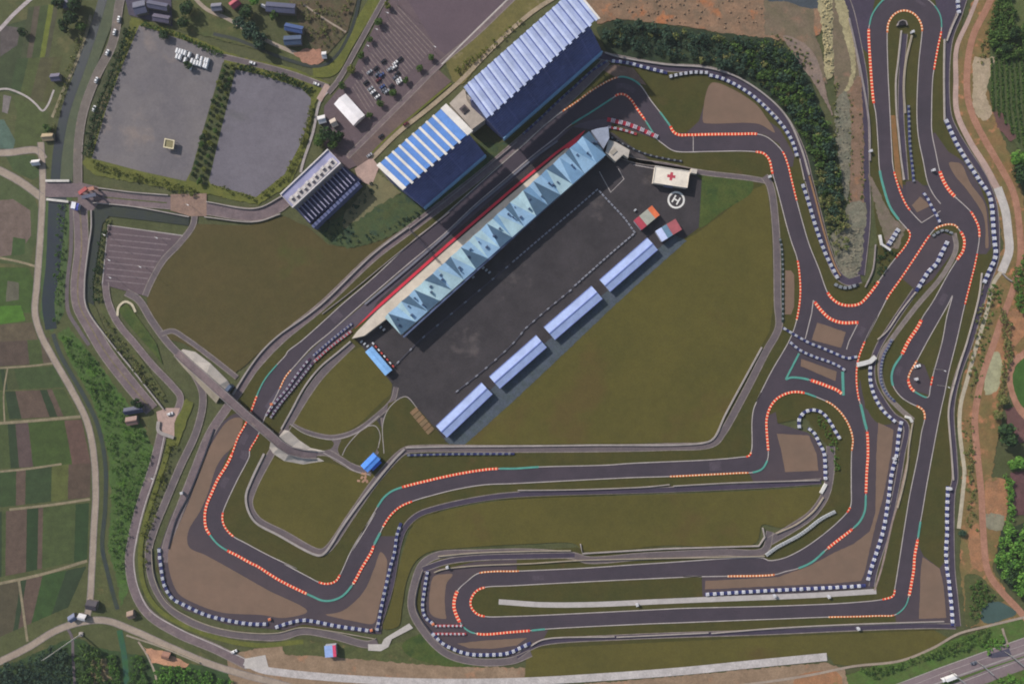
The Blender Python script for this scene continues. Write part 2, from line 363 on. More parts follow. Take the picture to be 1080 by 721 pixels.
# west ring road and plaza
WR = [(130,-12),(126,4),(119,45),(101,82),(88,118),(83,150),(82,200)]
ribbon('road', WR, 9, gmat('dusty_ring_road',(112,104,98),(102,94,90),big=10,amount=0.16,patch=((126,112,102),9,0.6)), 5)
ribbon('verge', [(131,30),(112,82),(97,120),(93,155)], 7, gmat('dark_hedge_bank',(74,78,56),(62,68,44),big=6,amount=0.25), 5)
WR2 = [(84,212),(86,262),(82,300),(84,322),(96,345),(112,372),(135,402),(160,432)]
ribbon('road', WR2, 15, M_roadp, 5)
ribbon('median_strip', WR2, 1.6, gmat('dusty_median',(128,112,94),(104,98,78),big=4,amount=0.25), 6)
ribbon('verge', [(75,212),(75,262),(71,300),(72,328),(82,346),(94,364)], 4, M_road, 5)
sheet('moat', [(97,213),(110,214),(150,219),(200,227),(199,238),(150,232),(115,228),(108,236),(103,268),(98,300),(99,322),(92,318),(90,300),(94,262)], M_moat, 5)
ribbon('verge', [(115,231),(110,262),(104,296),(107,320),(120,345),(138,368),(155,392),(172,418)], 6, M_bank, 6)
sheet('car_park', [(114,238),(193,248),(178,267),(160,295),(153,312),(108,300)], M_carp, 6)
for i in range(9):
    y = 246+i*6.2; x0 = 117-i*0.7; x1 = 180-i*3.4
    ribbon('parking_line', [(x0,y),(x1,y+(x1-x0)*0.1)], 1.1, gmat('dull_bay_line',(128,116,118),(112,100,104),big=3), 8, sm=False)
ribbon('car_park_edge', [(193,248.5),(114,237.5),(108,300)], 1.2, M_concg, 8, sm=False)
ribbon('road', [(205,216),(204,236),(190,256),(172,275),(158,300),(153,312)], 6, M_road, 7)
sheet('grass_island', [(124,326),(134,320),(142,330),(165,362),(172,385),(160,370),(138,345)], M_vergeg, 6)
ribbon('kerb_stone', [(124,333),(125,324),(132,318),(139,321),(143,329)], 2.4, gmat('cream_kerb',(196,186,160),(180,170,148),big=4), 8)
ribbon('road', [(111,298),(114,318),(124,340),(142,362),(162,386),(182,407),(190,418),(188,430),(176,446)], 7, M_roadp, 6)
ribbon('road', [(133,308),(146,316),(160,338),(176,360),(197,383),(212,408),(214,425),(207,455),(190,492),(174,530),(162,560),(157,580),(161,612),(176,638),(202,656),(238,667),(272,671),(296,671),(320,665),(352,670),(388,679),(398,676)], 7.5, M_road, 6)
ribbon('road', [(172,452),(162,492),(148,535),(140,568),(137,592),(142,622),(156,646),(188,667),(226,683),(262,701)], 10, M_roadp, 5)
ribbon('median_strip', [(174,456),(166,492),(152,535),(144,568),(141,592),(146,620),(158,643),(190,663),(228,680),(258,694)], 1.0, M_line, 7)
ribbon('verge', [(178,462),(178,470),(166,510),(152,555),(148,585),(152,618),(166,641),(196,660),(236,674),(272,680),(320,676)], 5, M_yel, 5)
sheet('verge', [(188,470),(204,425),(196,420),(186,440),(178,470)], M_yel, 5)
sheet('plaza', [(165,434),(176,430),(190,430),(184,446),(184,462),(170,458),(167,448)], M_concp, 8)
sheet('plaza', [(83,192),(104,197),(106,212),(98,222),(82,222)], M_roadp, 8)
sheet('road', [(48,190),(84,194),(84,208),(48,208)], M_roadp, 9)
ribbon('road', [(98,207),(140,211),(180,214),(220,220),(270,226),(292,218),(316,198)], 14, M_roadp, 6)
ribbon('median_strip', [(110,208),(140,211),(176,214)], 1.2, M_bank, 7, sm=False)
sheet('plaza', [(180,205),(218,204),(218,228),(200,228),(180,222)], M_brick, 8)
# grey lots and their banks
sheet('grass_bank', [(138,18),(170,28),(200,38),(252,60),(310,72),(348,88),(332,110),(322,160),(306,195),(272,216),(216,204),(186,200),(100,185),(86,172),(96,160),(112,112),(128,62)], M_yel, 3)
sheet('gravel_lot', [(147,27),(160,31),(186,40),(238,58),(236,66),(203,178),(196,191),(150,181),(97,167),(112,115),(128,72)], M_lot, 5)
sheet('gravel_lot', [(247,73),(275,79),(318,93),(328,104),(327,122),(318,150),(300,184),(270,208),(222,194),(219,186)], gmat('gravel_lot_bluish',(110,106,114),(104,100,108),big=26,amount=0.12,patch=((98,96,100),30,0.6)), 5)
ribbon('road', [(236,60),(270,68),(307,78),(335,88),(346,92)], 5.5, M_road, 6)
ribbon('footpath', [(350,92),(338,106),(330,140),(320,170),(317,182)], 2.8, M_concg, 6)
sheet('road', [(334,104),(343,88),(348,91),(339,108)], M_concp, 7)
ribbon('road', [(410,-10),(400,8),(380,44),(356,86),(346,98)], 5, M_road, 6)
ribbon('grass_bank', [(402,-10),(388,12),(366,48),(350,74),(330,76)], 12, M_yel, 4)
ribbon('canal', [(380,-5),(371,30),(352,62),(335,70),(300,62),(250,42),(225,36)], 3.5, M_moat, 5)
sheet('field', [(302,-5),(378,-5),(366,34),(345,58),(330,52),(318,30)], gmat('allotment',(84,82,58),(96,80,64),big=6,amount=0.3,stripe=(0.6,0.6,0.4)), 3)
ribbon('footpath', [(320,5),(345,22),(365,34)], 1.8, M_lane, 5)
sheet('yard', [(180,-10),(130,-10),(136,16),(182,28)], gmat('yard_dark',(78,72,88),(70,66,80),big=8,amount=0.2), 4)
sheet('grassland', [(186,-5),(206,-5),(258,26),(300,48),(330,60),(326,68),(270,52),(215,38),(184,30)], M_bank, 3)
ribbon('road', [(205,-2),(218,10),(240,20),(262,33),(290,47),(316,58),(328,62)], 4, M_lane, 5)
sheet('dirt_yard', [(310,56),(322,51),(338,52),(343,62),(334,69),(320,66)], gmat('reddish_yard',(164,120,100),(146,110,92),big=6), 6)
# car park north
sheet('car_park', [(405,6),(420,-8),(546,-8),(470,66),(385,160),(378,174),(360,182),(340,150),(342,112),(372,76)], M_carp, 4)
sheet('car_park', [(425,-8),(546,-8),(470,58),(460,50)], gmat('purple_asphalt',(96,82,90),(88,76,84),big=40,amount=0.08), 5)
sheet('car_park', [(463,74),(476,86),(455,104),(410,150),(378,178),(366,160),(410,122)], gmat('brown_asphalt',(104,88,84),(94,80,80),big=14,amount=0.14), 5)
ribbon('road', [(545,-5),(500,38),(466,66),(430,102),(390,142),(366,166)], 5, M_roadp, 6)
ribbon('road_kerb', [(540,-5),(498,36),(466,68)], 1.4, M_conc, 8)
for i in range(25):
    t = i/24.0
    a = Vector((418,6)).lerp(Vector((372,92)), t); b = Vector((459,50)).lerp(Vector((388,118)), t)
    ribbon('parking_line', [a, b], 1.0, gmat('pale_bay_line',(130,118,112),(106,96,96),big=3,amount=.25), 7, sm=False)
sheet('grass_bank', [(470,66),(540,2),(556,-8),(596,-8),(560,14),(520,50),(487,90),(478,86)], gmat('stand_bank',(104,98,58),(96,92,54),big=12,amount=0.2,patch=((128,116,92),14,0.6)), 4)
ribbon('earth_path', [(604,-14),(560,14),(520,50),(487,84),(455,112),(420,140),(388,172)], 4.5, gmat('dusty_path',(156,142,124),(140,128,108),big=7), 6)
ribbon('grass_bank', [(476,88),(440,118),(410,144),(388,166)], 2.2, M_yel, 7)
# slopes behind the stands
sheet('slope', [(330,228),(352,232),(372,222),(384,206),(396,182),(424,200),(505,150),(540,150),(470,214),(430,240),(400,254),(370,262),(345,256)], M_slope, 5)
sheet('slope', [(384,200),(398,182),(424,204),(400,216),(372,236),(362,240),(362,226)], M_tang, 7)
sheet('plaza', [(374,178),(392,166),(400,176),(392,196),(378,190)], M_concp, 8)
sheet('turf_field', [(206,236),(262,238),(300,228),(326,240),(346,258),(372,262),(402,254),(424,243),(396,266),(340,318),(292,354),(258,386),(244,396),(226,381),(192,361),(170,356),(156,335),(155,304),(170,278),(192,250)], M_olive2, 4)
# ---------- circuit ----------
E1 = (z6(150,480,[(700,685),(600,630),(540,600),(480,560),(430,500),(405,455),(398,380),(410,310),(440,240),(480,150),(530,70),(565,0)])
 + z6(180,360,[(430,600),(470,530),(510,440),(560,310),(600,235),(675,145),(730,85)])
 + z6(240,320,[(380,305),(470,235),(600,120),(720,10)])
 + z6(360,200,[(200,560),(470,310),(590,215)]) + z6(480,60,[(270,700),(430,560),(560,440),(680,345),(770,285),(880,205),(1000,140),(1060,128)])
 + z6(600,60,[(400,145),(450,180),(520,280),(590,370),(640,440),(660,475),(690,494),(760,495),(900,492)])
 + z6(780,120,[(0,130),(110,130),(170,148),(220,185),(270,240),(300,310),(330,430),(360,550),(405,715)])
 + z6(780,240,[(440,110),(500,260),(555,410),(590,455),(640,485),(700,493),(760,480),(820,420),(885,330),(930,265),(1000,175)])
 + z6(900,240,[(310,140),(352,70),(355,35),(330,0)]) + z6(900,120,[(285,670),(230,590),(190,470),(165,360),(155,200),(140,0)])
 + z6(900,0,[(125,640),(105,400),(95,200),(100,160),(120,90),(190,0),(260,-38),(330,-48),(400,-38),(470,0),(520,50),(550,110),(555,190),(535,290),(510,430),(500,500),(493,720)])
 + z6(900,120,[(495,120),(520,250),(545,365),(570,430),(600,480),(640,525),(690,570),(740,620),(770,670),(790,720)])
 + z6(900,240,[(795,60),(785,140),(770,220),(740,340),(700,500),(650,720)]) + z6(900,360,[(600,200),(575,330),(550,440),(500,700)])
 + z6(900,480,[(460,200),(430,380),(420,430),(405,530),(385,640)]) + z6(900,600,[(380,0),(365,90),(350,165),(330,225),(295,265),(255,288),(150,292),(0,297)])
 + z6(720,600,[(920,300),(600,312),(300,323),(0,335)]) + z4(540,540,[(540,470),(150,490),(75,497),(0,503)])
 + z4(270,540,[(950,512),(900,500),(870,475),(845,430),(835,390),(850,330),(890,290),(935,257),(1000,248),(1080,247)])
 + z4(540,540,[(30,246),(300,234),(600,214),(1060,192)]) + z6(780,480,[(180,662),(270,650),(380,600),(500,520),(620,420),(685,350),(703,310),(705,200),(705,60)])
 + z6(780,360,[(708,690),(715,620),(690,530),(640,450),(580,395),(520,365),(470,345),(410,325),(350,318),(290,330),(230,365),(190,420),(170,490),(170,560),(180,690)])
 + z6(780,480,[(180,5),(168,45),(140,85),(90,105),(0,110)]) + z4(540,360,[(830,560),(665,568),(500,573),(0,598)])
 + z6(330,480,[(1080,185),(900,215),(760,250),(640,285),(550,325),(490,380),(450,440),(420,500),(385,570)])
 + z6(330,580,[(375,0),(310,110),(255,210),(190,285),(120,315),(60,315),(0,290)]) + z4(270,540,[(215,342),(100,285),(0,222)]))
E1 = smooth(E1, True)
E2 = (z6(150,480,[(680,0),(600,160),(530,310),(512,360),(510,410),(530,460),(580,512),(650,550),(800,630),(980,715)])
 + z4(270,540,[(120,215),(230,275),(265,293),(300,300),(335,290),(355,262),(400,165),(450,80),(505,0)])
 + z6(330,480,[(250,600),(310,490),(370,390),(415,315),(450,265),(500,225),(565,200),(700,165),(900,120),(1080,90)])
 + z6(460,380,[(390,683),(500,682),(650,672),(1080,660)]) + z4(540,360,[(500,513),(850,497),(960,487),(1000,480),(1010,455),(1012,330),(1020,280),(1050,215)])
 + z6(780,360,[(105,380),(200,190),(310,0)]) + z6(780,240,[(350,620),(375,500),(383,400),(375,270),(360,185),(330,100),(300,0)])
 + z6(780,120,[(240,490),(205,370),(185,290),(150,252),(110,243),(0,237)]) + z6(600,60,[(900,600),(680,600),(640,585),(600,556),(555,520),(530,480),(480,400),(430,330),(390,270),(350,240),(310,240),(280,260),(150,345),(0,440)])
 + [(586,145.5),(563,163.5),(530,191.5),(500,217)] + z6(360,200,[(640,290),(400,490),(150,705)])
 + z6(240,320,[(730,110),(640,190),(530,280),(430,390),(370,460),(330,540),(290,620),(250,690)]) + z6(180,360,[(550,600),(500,690)]))
E2 = smooth(E2, True)
E3a = smooth(z6(900,120,[(430,690),(390,650),(340,590),(300,510),(270,420),(250,340),(240,200),(230,0)]) + z6(900,0,[(215,400),(213,200),(220,150),(250,100),(290,75),(330,70),(380,90),(415,130),(432,180),(425,280),(412,400)]) + z6(900,120,[(400,0),(410,150),(440,300),(470,440),(510,520),(550,570)]))
E3 = [p for p in E3a if p[1] < 196]
E4 = (z6(900,240,[(75,715),(200,470),(215,440),(300,320),(400,170),(480,50),(520,5)]) + z6(900,120,[(560,708),(600,700),(640,706)])
 + z6(900,240,[(660,5),(690,50),(700,90),(690,150),(660,195),(600,290),(500,470),(440,560),(410,620),(345,720)])
 + z6(900,360,[(300,90),(255,160),(240,220),(250,280),(300,350),(370,395),(410,412),(440,435),(450,480),(430,570),(410,700)])
 + z6(900,480,[(355,250),(330,400),(280,720)]) + z6(900,600,[(262,110),(250,165),(200,185),(0,208)]) + z6(720,600,[(600,230),(0,245)])
 + z4(540,540,[(540,412),(0,437)]) + z4(270,540,[(965,437),(930,425),(907,395),(907,365),(930,330),(965,315),(1080,308)])
 + z4(540,540,[(400,287),(800,268)]) + z6(720,600,[(0,45),(270,42),(580,32),(650,12)])
 + z6(780,480,[(370,712),(460,670),(545,595),(620,535),(710,465),(760,415),(790,350),(797,250),(803,100)])
 + z6(780,360,[(810,715),(805,570),(790,510),(770,420),(750,350),(738,250),(745,130),(790,0)]) + z6(780,240,[(870,560)]))
E4 = smooth(E4, True)
EC = smooth(z6(900,240,[(625,430),(600,480),(470,710)]) + z6(900,360,[(400,120),(355,200),(345,240),(360,290),(385,315),(470,352),(485,290),(500,220),(560,0)]) + z6(900,240,[(590,560)]), True)
ED = [smooth(z6(780,240,[(465,460),(520,530),(570,575),(640,600),(750,600)])), smooth(z6(780,360,[(290,240),(320,228),(380,230),(450,245),(550,280),(620,310),(655,340)])),
      z6(780,240,[(465,460),(455,540),(415,700)])+z6(780,360,[(405,-10)]), z6(780,240,[(750,600),(690,720)])+z6(780,360,[(675,50)]), z6(780,360,[(375,75),(290,240)]), z6(780,360,[(650,190),(655,340)])]

def tyre_marks():
    g = random.Random(3); m = gmat('rubber_marks', (60,53,62), (66,59,68), big=4, amount=0.2)
    def ok(p): return inside(p, E1) and not inside(p, E2) and not inside(p, E4) and not inside(p, EC) and not inside(p, E3)
    n = 0
    while n < 46:
        e = g.choice((E1, E1, E2, E4)); i = g.randrange(len(e)); L_ = g.randrange(8, 22); P = [e[(i+k) % len(e)] for k in range(L_)]
        d0 = g.uniform(3, 12)*g.choice((-1, 1)); d1 = d0+g.uniform(-4, 4); N_ = normals2(P); Q = [(p[0]+nn.x*(d0+(d1-d0)*k/(L_-1)), p[1]+nn.y*(d0+(d1-d0)*k/(L_-1))) for k, (p, nn) in enumerate(zip(P, N_))]
        if not all(ok(q) for q in Q[::2]): continue
        n += 1
        for o_ in (0, 2.2): ribbon('tyre_mark', [(q[0]+N_[k].x*o_, q[1]+N_[k].y*o_) for k, q in enumerate(Q)], .45, m, 12, sm=False)
    for k in range(16):
        e = g.choice((E1, E2, E4)); i = g.randrange(len(e)); P = [e[(i+j) % len(e)] for j in range(7)]; N_ = normals2(P); s_ = g.choice((-1, 1)); a_, b_ = g.uniform(2, 6), g.uniform(8, 13)
        Q = [(p[0]+nn.x*s_*a_, p[1]+nn.y*s_*a_) for p, nn in zip(P, N_)]+[(p[0]+nn.x*s_*b_, p[1]+nn.y*s_*b_) for p, nn in list(zip(P, N_))[::-1]]
        if all(ok(q) for q in Q): sheet('asphalt_repair', Q, gmat('asphalt_repair', (80,72,81), (76,68,78), big=8), 12)
# outer runoffs, verges and gravel beds lie under the racing surface
sheet('verge', [(224,455),(258,405),(300,352),(430,236),(545,140),(640,60),(700,66),(790,84),(838,150),(884,295),(930,300),(915,150),(905,-20),(1020,-20),(1005,110),(1050,220),(1045,290),(1012,400),(1004,520),(1010,662),(560,690),(480,692),(440,660),(436,605),(450,588),(603,577),(806,577),(866,540),(872,470),(850,440),(812,448),(803,515),(480,528),(425,560),(402,664),(300,664),(190,640),(164,600),(190,530)], M_verge, 5)
def runoff(P, m=None): return sheet('runoff', P, m or M_runoff, 7)
runoff([(243,438),(262,430),(214,540),(222,565),(330,630),(360,622),(395,565),(417,565),(412,595),(402,668),(392,668),(335,660),(320,658),(300,664),(240,658),(195,643),(172,622),(165,588),(180,545),(205,495),(226,452)])
runoff([(444,600),(475,598),(500,592),(545,589),(545,603),(500,605),(484,620),(484,650),(495,664),(560,660),(578,664),(572,676),(545,692),(492,692),(464,680),(444,658)])
runoff([(945,658),(944,645),(967,572),(974,586),(991,599),(996,592),(1003,592),(1009,660)])
runoff([(806,440),(818,434),(820,446),(852,456),(868,470),(874,500),(872,506),(795,509),(790,498),(806,480)])
runoff([(700,140),(722,142),(737,128),(742,112),(760,110),(800,120),(822,136),(838,164),(836,176),(828,176),(822,152),(806,142)])
runoff([(632,72),(648,68),(668,72),(682,90),(664,86),(650,82)], gmat('tan_runoff',(118,98,86),(106,88,80),big=8))
runoff([(980,142),(986,140),(1000,160),(1016,170),(1034,198),(1042,220),(1046,260),(1040,268),(1030,268),(1030,250),(1022,222),(1004,206),(990,184)])
runoff([(888,-12),(925,-12),(917,28),(918,60),(909,50)], M_roadd)
runoff([(984,-12),(1026,-12),(1012,14),(1000,40),(994,42),(990,20)], M_roadd)
runoff([(396,530),(414,500),(430,487),(480,482),(548,484),(574,495),(520,497),(480,500),(440,512),(424,524),(404,540)])
def gravel(P): return sheet('gravel_trap', P, M_grav, 9)
gravel(smooth([(250,440),(256,442),(246,470),(236,480),(228,493),(220,518),(212,537),(200,557),(197.5,568),(200,577),(217,585),(246,601),(283,622),(324,644),(300,651),(277,648),(233,645),(200,633),(188,625),(181,610),(177.5,593),(178,580),(188,555),(200,527),(208,505),(217,480),(228,460),(240,444)], True))
gravel(smooth(z6(330,580,[(430,10),(470,60),(470,90),(455,200),(420,350),(392,455),(375,465),(250,445),(80,405),(120,400),(190,380),(280,310),(340,230),(390,110)]), True))
gravel(smooth(z6(330,580,[(765,165),(830,150),(885,152),(850,200),(835,290),(840,400),(845,430),(770,420),(740,390),(735,350),(740,260)]), True))
gravel([(482,678),(510,675),(556,672),(545,680),(520,683.5),(495,683)])
gravel([(973,587),(991,599),(995,617),(998,651),(969,652),(971,600)])
gravel([(819,457),(853,459),(861,478),(863,496),(828,497.5),(824,475)])
gravel(smooth([(750,88),(772,94),(798,111),(808,124),(817,140),(800,131),(742,129.5),(741,127)], True))
gravel(smooth(z6(900,120,[(605,310),(640,308),(680,318),(740,440),(830,570),(848,700)])+z6(900,240,[(850,130),(838,130),(835,0)])+z6(900,120,[(820,640),(780,570),(700,460),(640,390)]), True))
sheet('gravel_trap', z4(270,360,[(600,560),(620,500),(650,490),(1060,488),(1090,520),(1030,525),(800,545),(690,575)]), M_grav, 9)
sheet('race_track', E1, M_track, 11)
tyre_marks()
sheet('infield', E2, M_verge, 13); sheet('infield', E4, M_verge, 13); sheet('infield', EC, M_verge, 13); sheet('infield', E3+[(960,196)], M_verge, 13)
# inside E2
sheet('runoff', [(604,131),(648,101),(662,101),(692,147),(672,140),(640,128)], M_runoff, 14)
sheet('turf_field', [(790,202),(808,194),(813,230),(816,320),(811,350),(790,388),(752,462),(742,466),(480,469),(488,460),(540,415),(600,368),(640,328),(720,254),(735,246),(762,226)], M_olive, 15)
sheet('turf_field', smooth([(735,186),(770,186),(793,190),(793,202),(762,223),(738,240),(728,234),(729,205)], True), M_vergeg, 16)
sheet('turf_field', smooth([(386,366),(398,385),(412,402),(414,412),(402,424),(374,450),(352,458),(318,450),(306,443),(322,416),(346,388)], True), M_olive, 15)
sheet('turf_field', smooth([(283,481),(300,486),(330,486),(352,489),(376,498),(398,501),(385,520),(342,580),(336,580),(300,565),(276,550),(265,538),(264,524),(274,498)], True), M_olive, 15)
sheet('paddock_apron', [(376,358),(398,318),(604,134),(646,140),(690,172),(728,178),(740,190),(737,240),(716,256),(700,268),(640,318),(520,420),(480,468),(470,466),(442,434),(428,418),(412,434),(402,450),(396,440),(412,420),(414,405)], M_pad, 17)
sheet('turf_field', [(410,425),(428,418),(444,434),(470,464),(462,469),(428,469),(404,486),(398,474),(404,446)], M_verge, 18)
sheet('turf_field', smooth([(363,480),(372,466),(388,450),(398,450),(400,462),(396,476),(384,486),(372,488)], True), M_verge, 18)
sheet('turf_field', smooth([(306,448),(322,456),(346,464),(352,466),(350,472),(336,475),(316,470),(306,458)], True), M_verge, 18)
ribbon('road', [(304,446),(322,455),(350,461),(374,455),(398,438),(414,422),(418,408)], 5, M_road, 17)
ribbon('road', [(404,440),(405,458),(398,474),(392,486)], 4.5, M_road, 17)
ribbon('road', [(322,478),(345,477),(358,484),(374,493),(392,498)], 7, M_road, 17)
ribbon('road', [(356,462),(352,474),(356,484)], 8, M_road, 17)
ribbon('kerb_stone', [(306,447),(322,457),(350,463),(376,456),(400,438)], 0.8, M_concg, 19)
ribbon('kerb_stone', [(341,477),(358,486),(374,496),(390,500)], 0.8, M_concg, 19)
ribbon('kerb_stone', [(361,480),(366,470),(386,450),(396,449),(401,458),(399,472)], 0.8, M_concg, 19)
ribbon('kerb_stone', [(405,478),(404,446),(412,428),(428,418),(440,430)], 0.8, M_concg, 19)
sheet('shade_strip', [(474,468),(490,469),(540,424),(586,381),(650,320),(724,254),(712,248),(694,262),(520,408),(468,462)], gmat('bluish_shaded_strip',(76,84,96),(70,80,84),big=6,amount=0.22), 18)  # shade along the sheds, painted into the ground as a bluish strip
ribbon('pit_lane', [(284,432),(308,400),(330,376),(352,356),(380,332),(430,288),(470,252),(520,208),(565,168),(600,142),(620,134),(645,131)], 12, gmat('pit_lane_asphalt',(84,78,88),(78,72,84),big=10,amount=0.1), 14)
# paddock service road
SRA = [(372,362),(340,394),(325,414),(300,455),(285,480),(267,515),(263,531),(271,547),(300,563),(337,582),(345,579),(372,541),(400,502),(427,475),(440,473),(545,473),(700,471),(752,467),(762,456),(785,415),(807,372),(821,345),(820,320),(818,240),(812,196),(806,186)]
ribbon('road', SRA, 7.5, M_road, 18)
ribbon('road', [(640,160),(672,170),(700,174),(740,182),(790,188),(812,192)], 5, M_road, 17)
for e in (E1, E2, E4, EC): ribbon('edge_line', e, 0.95, M_line, 21, closed=True, sm=False)
ribbon('edge_line', E3a, 0.95, M_line, 21, sm=False)
ribbon('edge_line', z6(900,120,[(430,690),(550,615)]), 0.8, M_line, 21, sm=False)
for e in ED: ribbon('edge_line', e, 0.95, M_line, 21, sm=False)
ribbon('edge_line', [(731,142),(731,160)], 0.7, M_line, 21, sm=False)
sheet('turf_field', smooth([(432,560),(440,549),(462,540),(510,530),(546,526),(700,521),(812,516),(860,513),(868,514),(862,530),(846,544),(824,556),(804,553),(797,572),(700,575),(616,580),(606,573),(560,573),(480,578),(452,582),(438,592),(429,612),(424,640),(420,660),(404,662),(411,640),(420,600)], True), M_olive, 7)
# inside E4
sheet('runoff', z6(900,240,[(480,55),(560,30),(640,60),(640,140),(500,330),(400,400),(310,325),(330,290)]), M_runoff, 14)
sheet('runoff', [(910,384),(904,415),(911,456),(914,500),(912,530),(903,556),(870,582),(845,600),(740,607),(741,632),(920,620),(952,500),(957,448),(945,440),(928,440),(912,430)], M_runoff, 14)
sheet('infield', smooth([(905,372),(918,376),(918,400),(924,422),(940,446),(926,446),(914,430),(907,400)], True), M_verge, 15)
sheet('gravel_trap', [(926,445),(942,453),(940,476),(932,520),(921,562),(912,602),(908,612),(880,614.5),(743,621),(744,612),(820,608),(852,597),(880,582),(900,573),(917,560),(923,540),(924,480)], M_grav, 15)
sheet('runoff', z6(900,360,[(400,125),(450,150),(490,260),(480,340),(385,310),(345,240)]), M_runoff, 14)
sheet('runoff', z6(900,120,[(330,430),(400,420),(470,480),(560,600),(430,690),(330,540)]), M_runoff, 14)
sheet('gravel_trap', z6(900,120,[(420,525),(490,580),(400,625),(370,580)]), M_grav, 15)
for P in (z6(780,240,[(490,600),(670,660),(650,735),(640,760),(455,710)]), z6(780,360,[(390,110),(615,190),(605,250),(385,155)]), z6(780,240,[(287,270),(325,272),(345,300),(345,500),(325,550),(285,550)])): sheet('gravel_trap', P, M_grav, 16)
sheet('earth_strip', [(939,122),(944,122),(948,165),(951,190),(952,200),(944,184),(942,160)], gmat('orange_clay',(134,96,60),(122,94,60),big=5,amount=0.15), 15)
# service roads
ribbon('road', [(172,592),(178,568),(190,536),(205,497),(222,456),(238,432),(252,412),(268,388),(296,358),(340,322),(395,270),(432,242),(505,186),(545,152),(600,104),(640,64)], 9, M_roadp, 7)
ribbon('road', [(630,58),(650,62),(700,71),(745,74),(775,84),(808,106),(830,130),(845,160),(853,190),(862,225),(872,262),(884,290),(895,297),(908,294)], 8.5, M_roadd, 8)
ribbon('road', [(888,-10),(896,10),(904,45),(911,85),(912,130),(913,180),(914,230),(908,290)], 8, M_roadd, 7)
ribbon('road', [(398,664),(412,618),(420,575),(427,556),(440,543),(462,535),(510,525),(545,521),(700,516),(810,511),(866,507)], 5.5, M_roadd, 8)
ribbon('road', [(876,470),(875,500),(870,522),(856,542),(836,556),(812,570)], 9, M_road, 8)
ribbon('road', [(812,560),(806,580),(760,582),(680,586),(620,590),(606,586),(560,582),(500,583),(462,585),(446,594),(438,612),(434,640),(446,664),(470,688),(500,697),(540,696),(560,688)], 7.5, M_road, 8)
ribbon('road', [(446,600),(470,592),(500,588),(560,586),(606,585)], 6, M_roadd, 9)
ribbon('road', [(545,692),(560,682),(574,677),(665,671),(810,666),(900,662),(980,659.5),(1008,660)], 5.5, M_roadd, 8)
ribbon('road', [(965,306),(938,346),(926,366),(920,384),(921,404),(929,420),(942,438),(955,448),(951,480),(944,520),(935,560),(922,602),(919,618)], 6, M_roadd, 16)
ribbon('road', [(1006,246),(1008,262),(994,290),(967,322),(942,355),(930,373),(928,394),(934,414),(948,430),(963,443)], 4.5, gmat('grey_tan_road',(126,116,110),(116,106,104),big=7), 17)
ribbon('road', [(954,36),(951,72),(950,118),(955,190)], 6, M_roadd, 15)
ribbon('road', [(170,352),(182,349),(196,357),(222,376),(250,398)], 5, M_road, 6)
RR = [(1020,-12),(1012,14),(1001,45),(1000,120),(1008,140),(1020,160),(1038,188),(1048,215),(1051,250),(1050,274),(1043,294),(1037,312),(1023,360),(1012,390),(1006,412),(1003,435),(1006,480),(1007,505),(1004,520),(1004,600),(1007,630),(1010,660)]
ribbon('road', RR, 6.5, M_roadd, 8)
ribbon('concrete_strip', [(526,634),(540,635),(570,637),(620,637),(700,633.5),(760,631),(850,627.5),(924,623)], 5.6, gmat('strip_concrete',(178,172,170),(166,160,158),big=8,amount=0.1), 18)
ribbon('concrete_strip', z6(900,480,[(350,0),(315,150),(280,300),(250,400),(180,700)])+[(926,610),(922,622)], 2.0, gmat('tan_concrete',(146,128,120),(134,118,112),big=6), 18)
# south: pale access road, haul road, olive strip
sheet('access_road', z6(330,580,[(350,592),(435,592),(450,560),(470,545),(610,460),(635,490),(500,560),(478,610),(430,636),(350,632)]), M_conc, 12)
sheet('dirt_yard', [(240,690),(300,678),(400,690),(450,700),(556,704),(560,730),(240,730)], M_dirt, 3)
sheet('grass_bank', [(296,668),(330,676),(392,684),(440,672),(500,700),(520,704),(440,700),(350,692),(300,690)], M_bank, 4)
sheet('grass_bank', smooth([(446,668),(480,690),(505,700),(470,702),(430,690),(424,680)], True), M_vergeg, 5)
sheet('turf_field', [(555,692),(562,684),(600,681.5),(720,675.5),(900,667.5),(985,664),(1000,672),(985,682),(950,697),(905,702),(880,700),(872,689),(800,697),(720,706),(600,717),(553,721)], M_olive, 6)
ribbon('haul_road', [(258,697),(275,705),(300,709),(340,713),(400,717),(460,719),(550,718),(640,713),(720,707),(790,700),(872,692)], [8,8.5], gmat('pale_haul_road',(184,178,176),(170,164,162),big=10), 9)
sheet('haul_road', [(258,694),(280,690),(284,706),(258,704)], M_conc, 10)
sheet('dirt_yard', [(600,722),(720,712),(870,698),(890,704),(900,740),(560,740)], M_dirt, 7)
ribbon('footpath', [(690,730),(780,722),(850,712),(900,702),(950,696),(985,682),(1010,668),(1040,660),(1090,648)], 2.6, M_lane, 12)
sheet('dirt_mound', smooth([(836,721),(842,712),(862,707),(884,709),(888,725),(860,740)], True), M_dirto, 8)
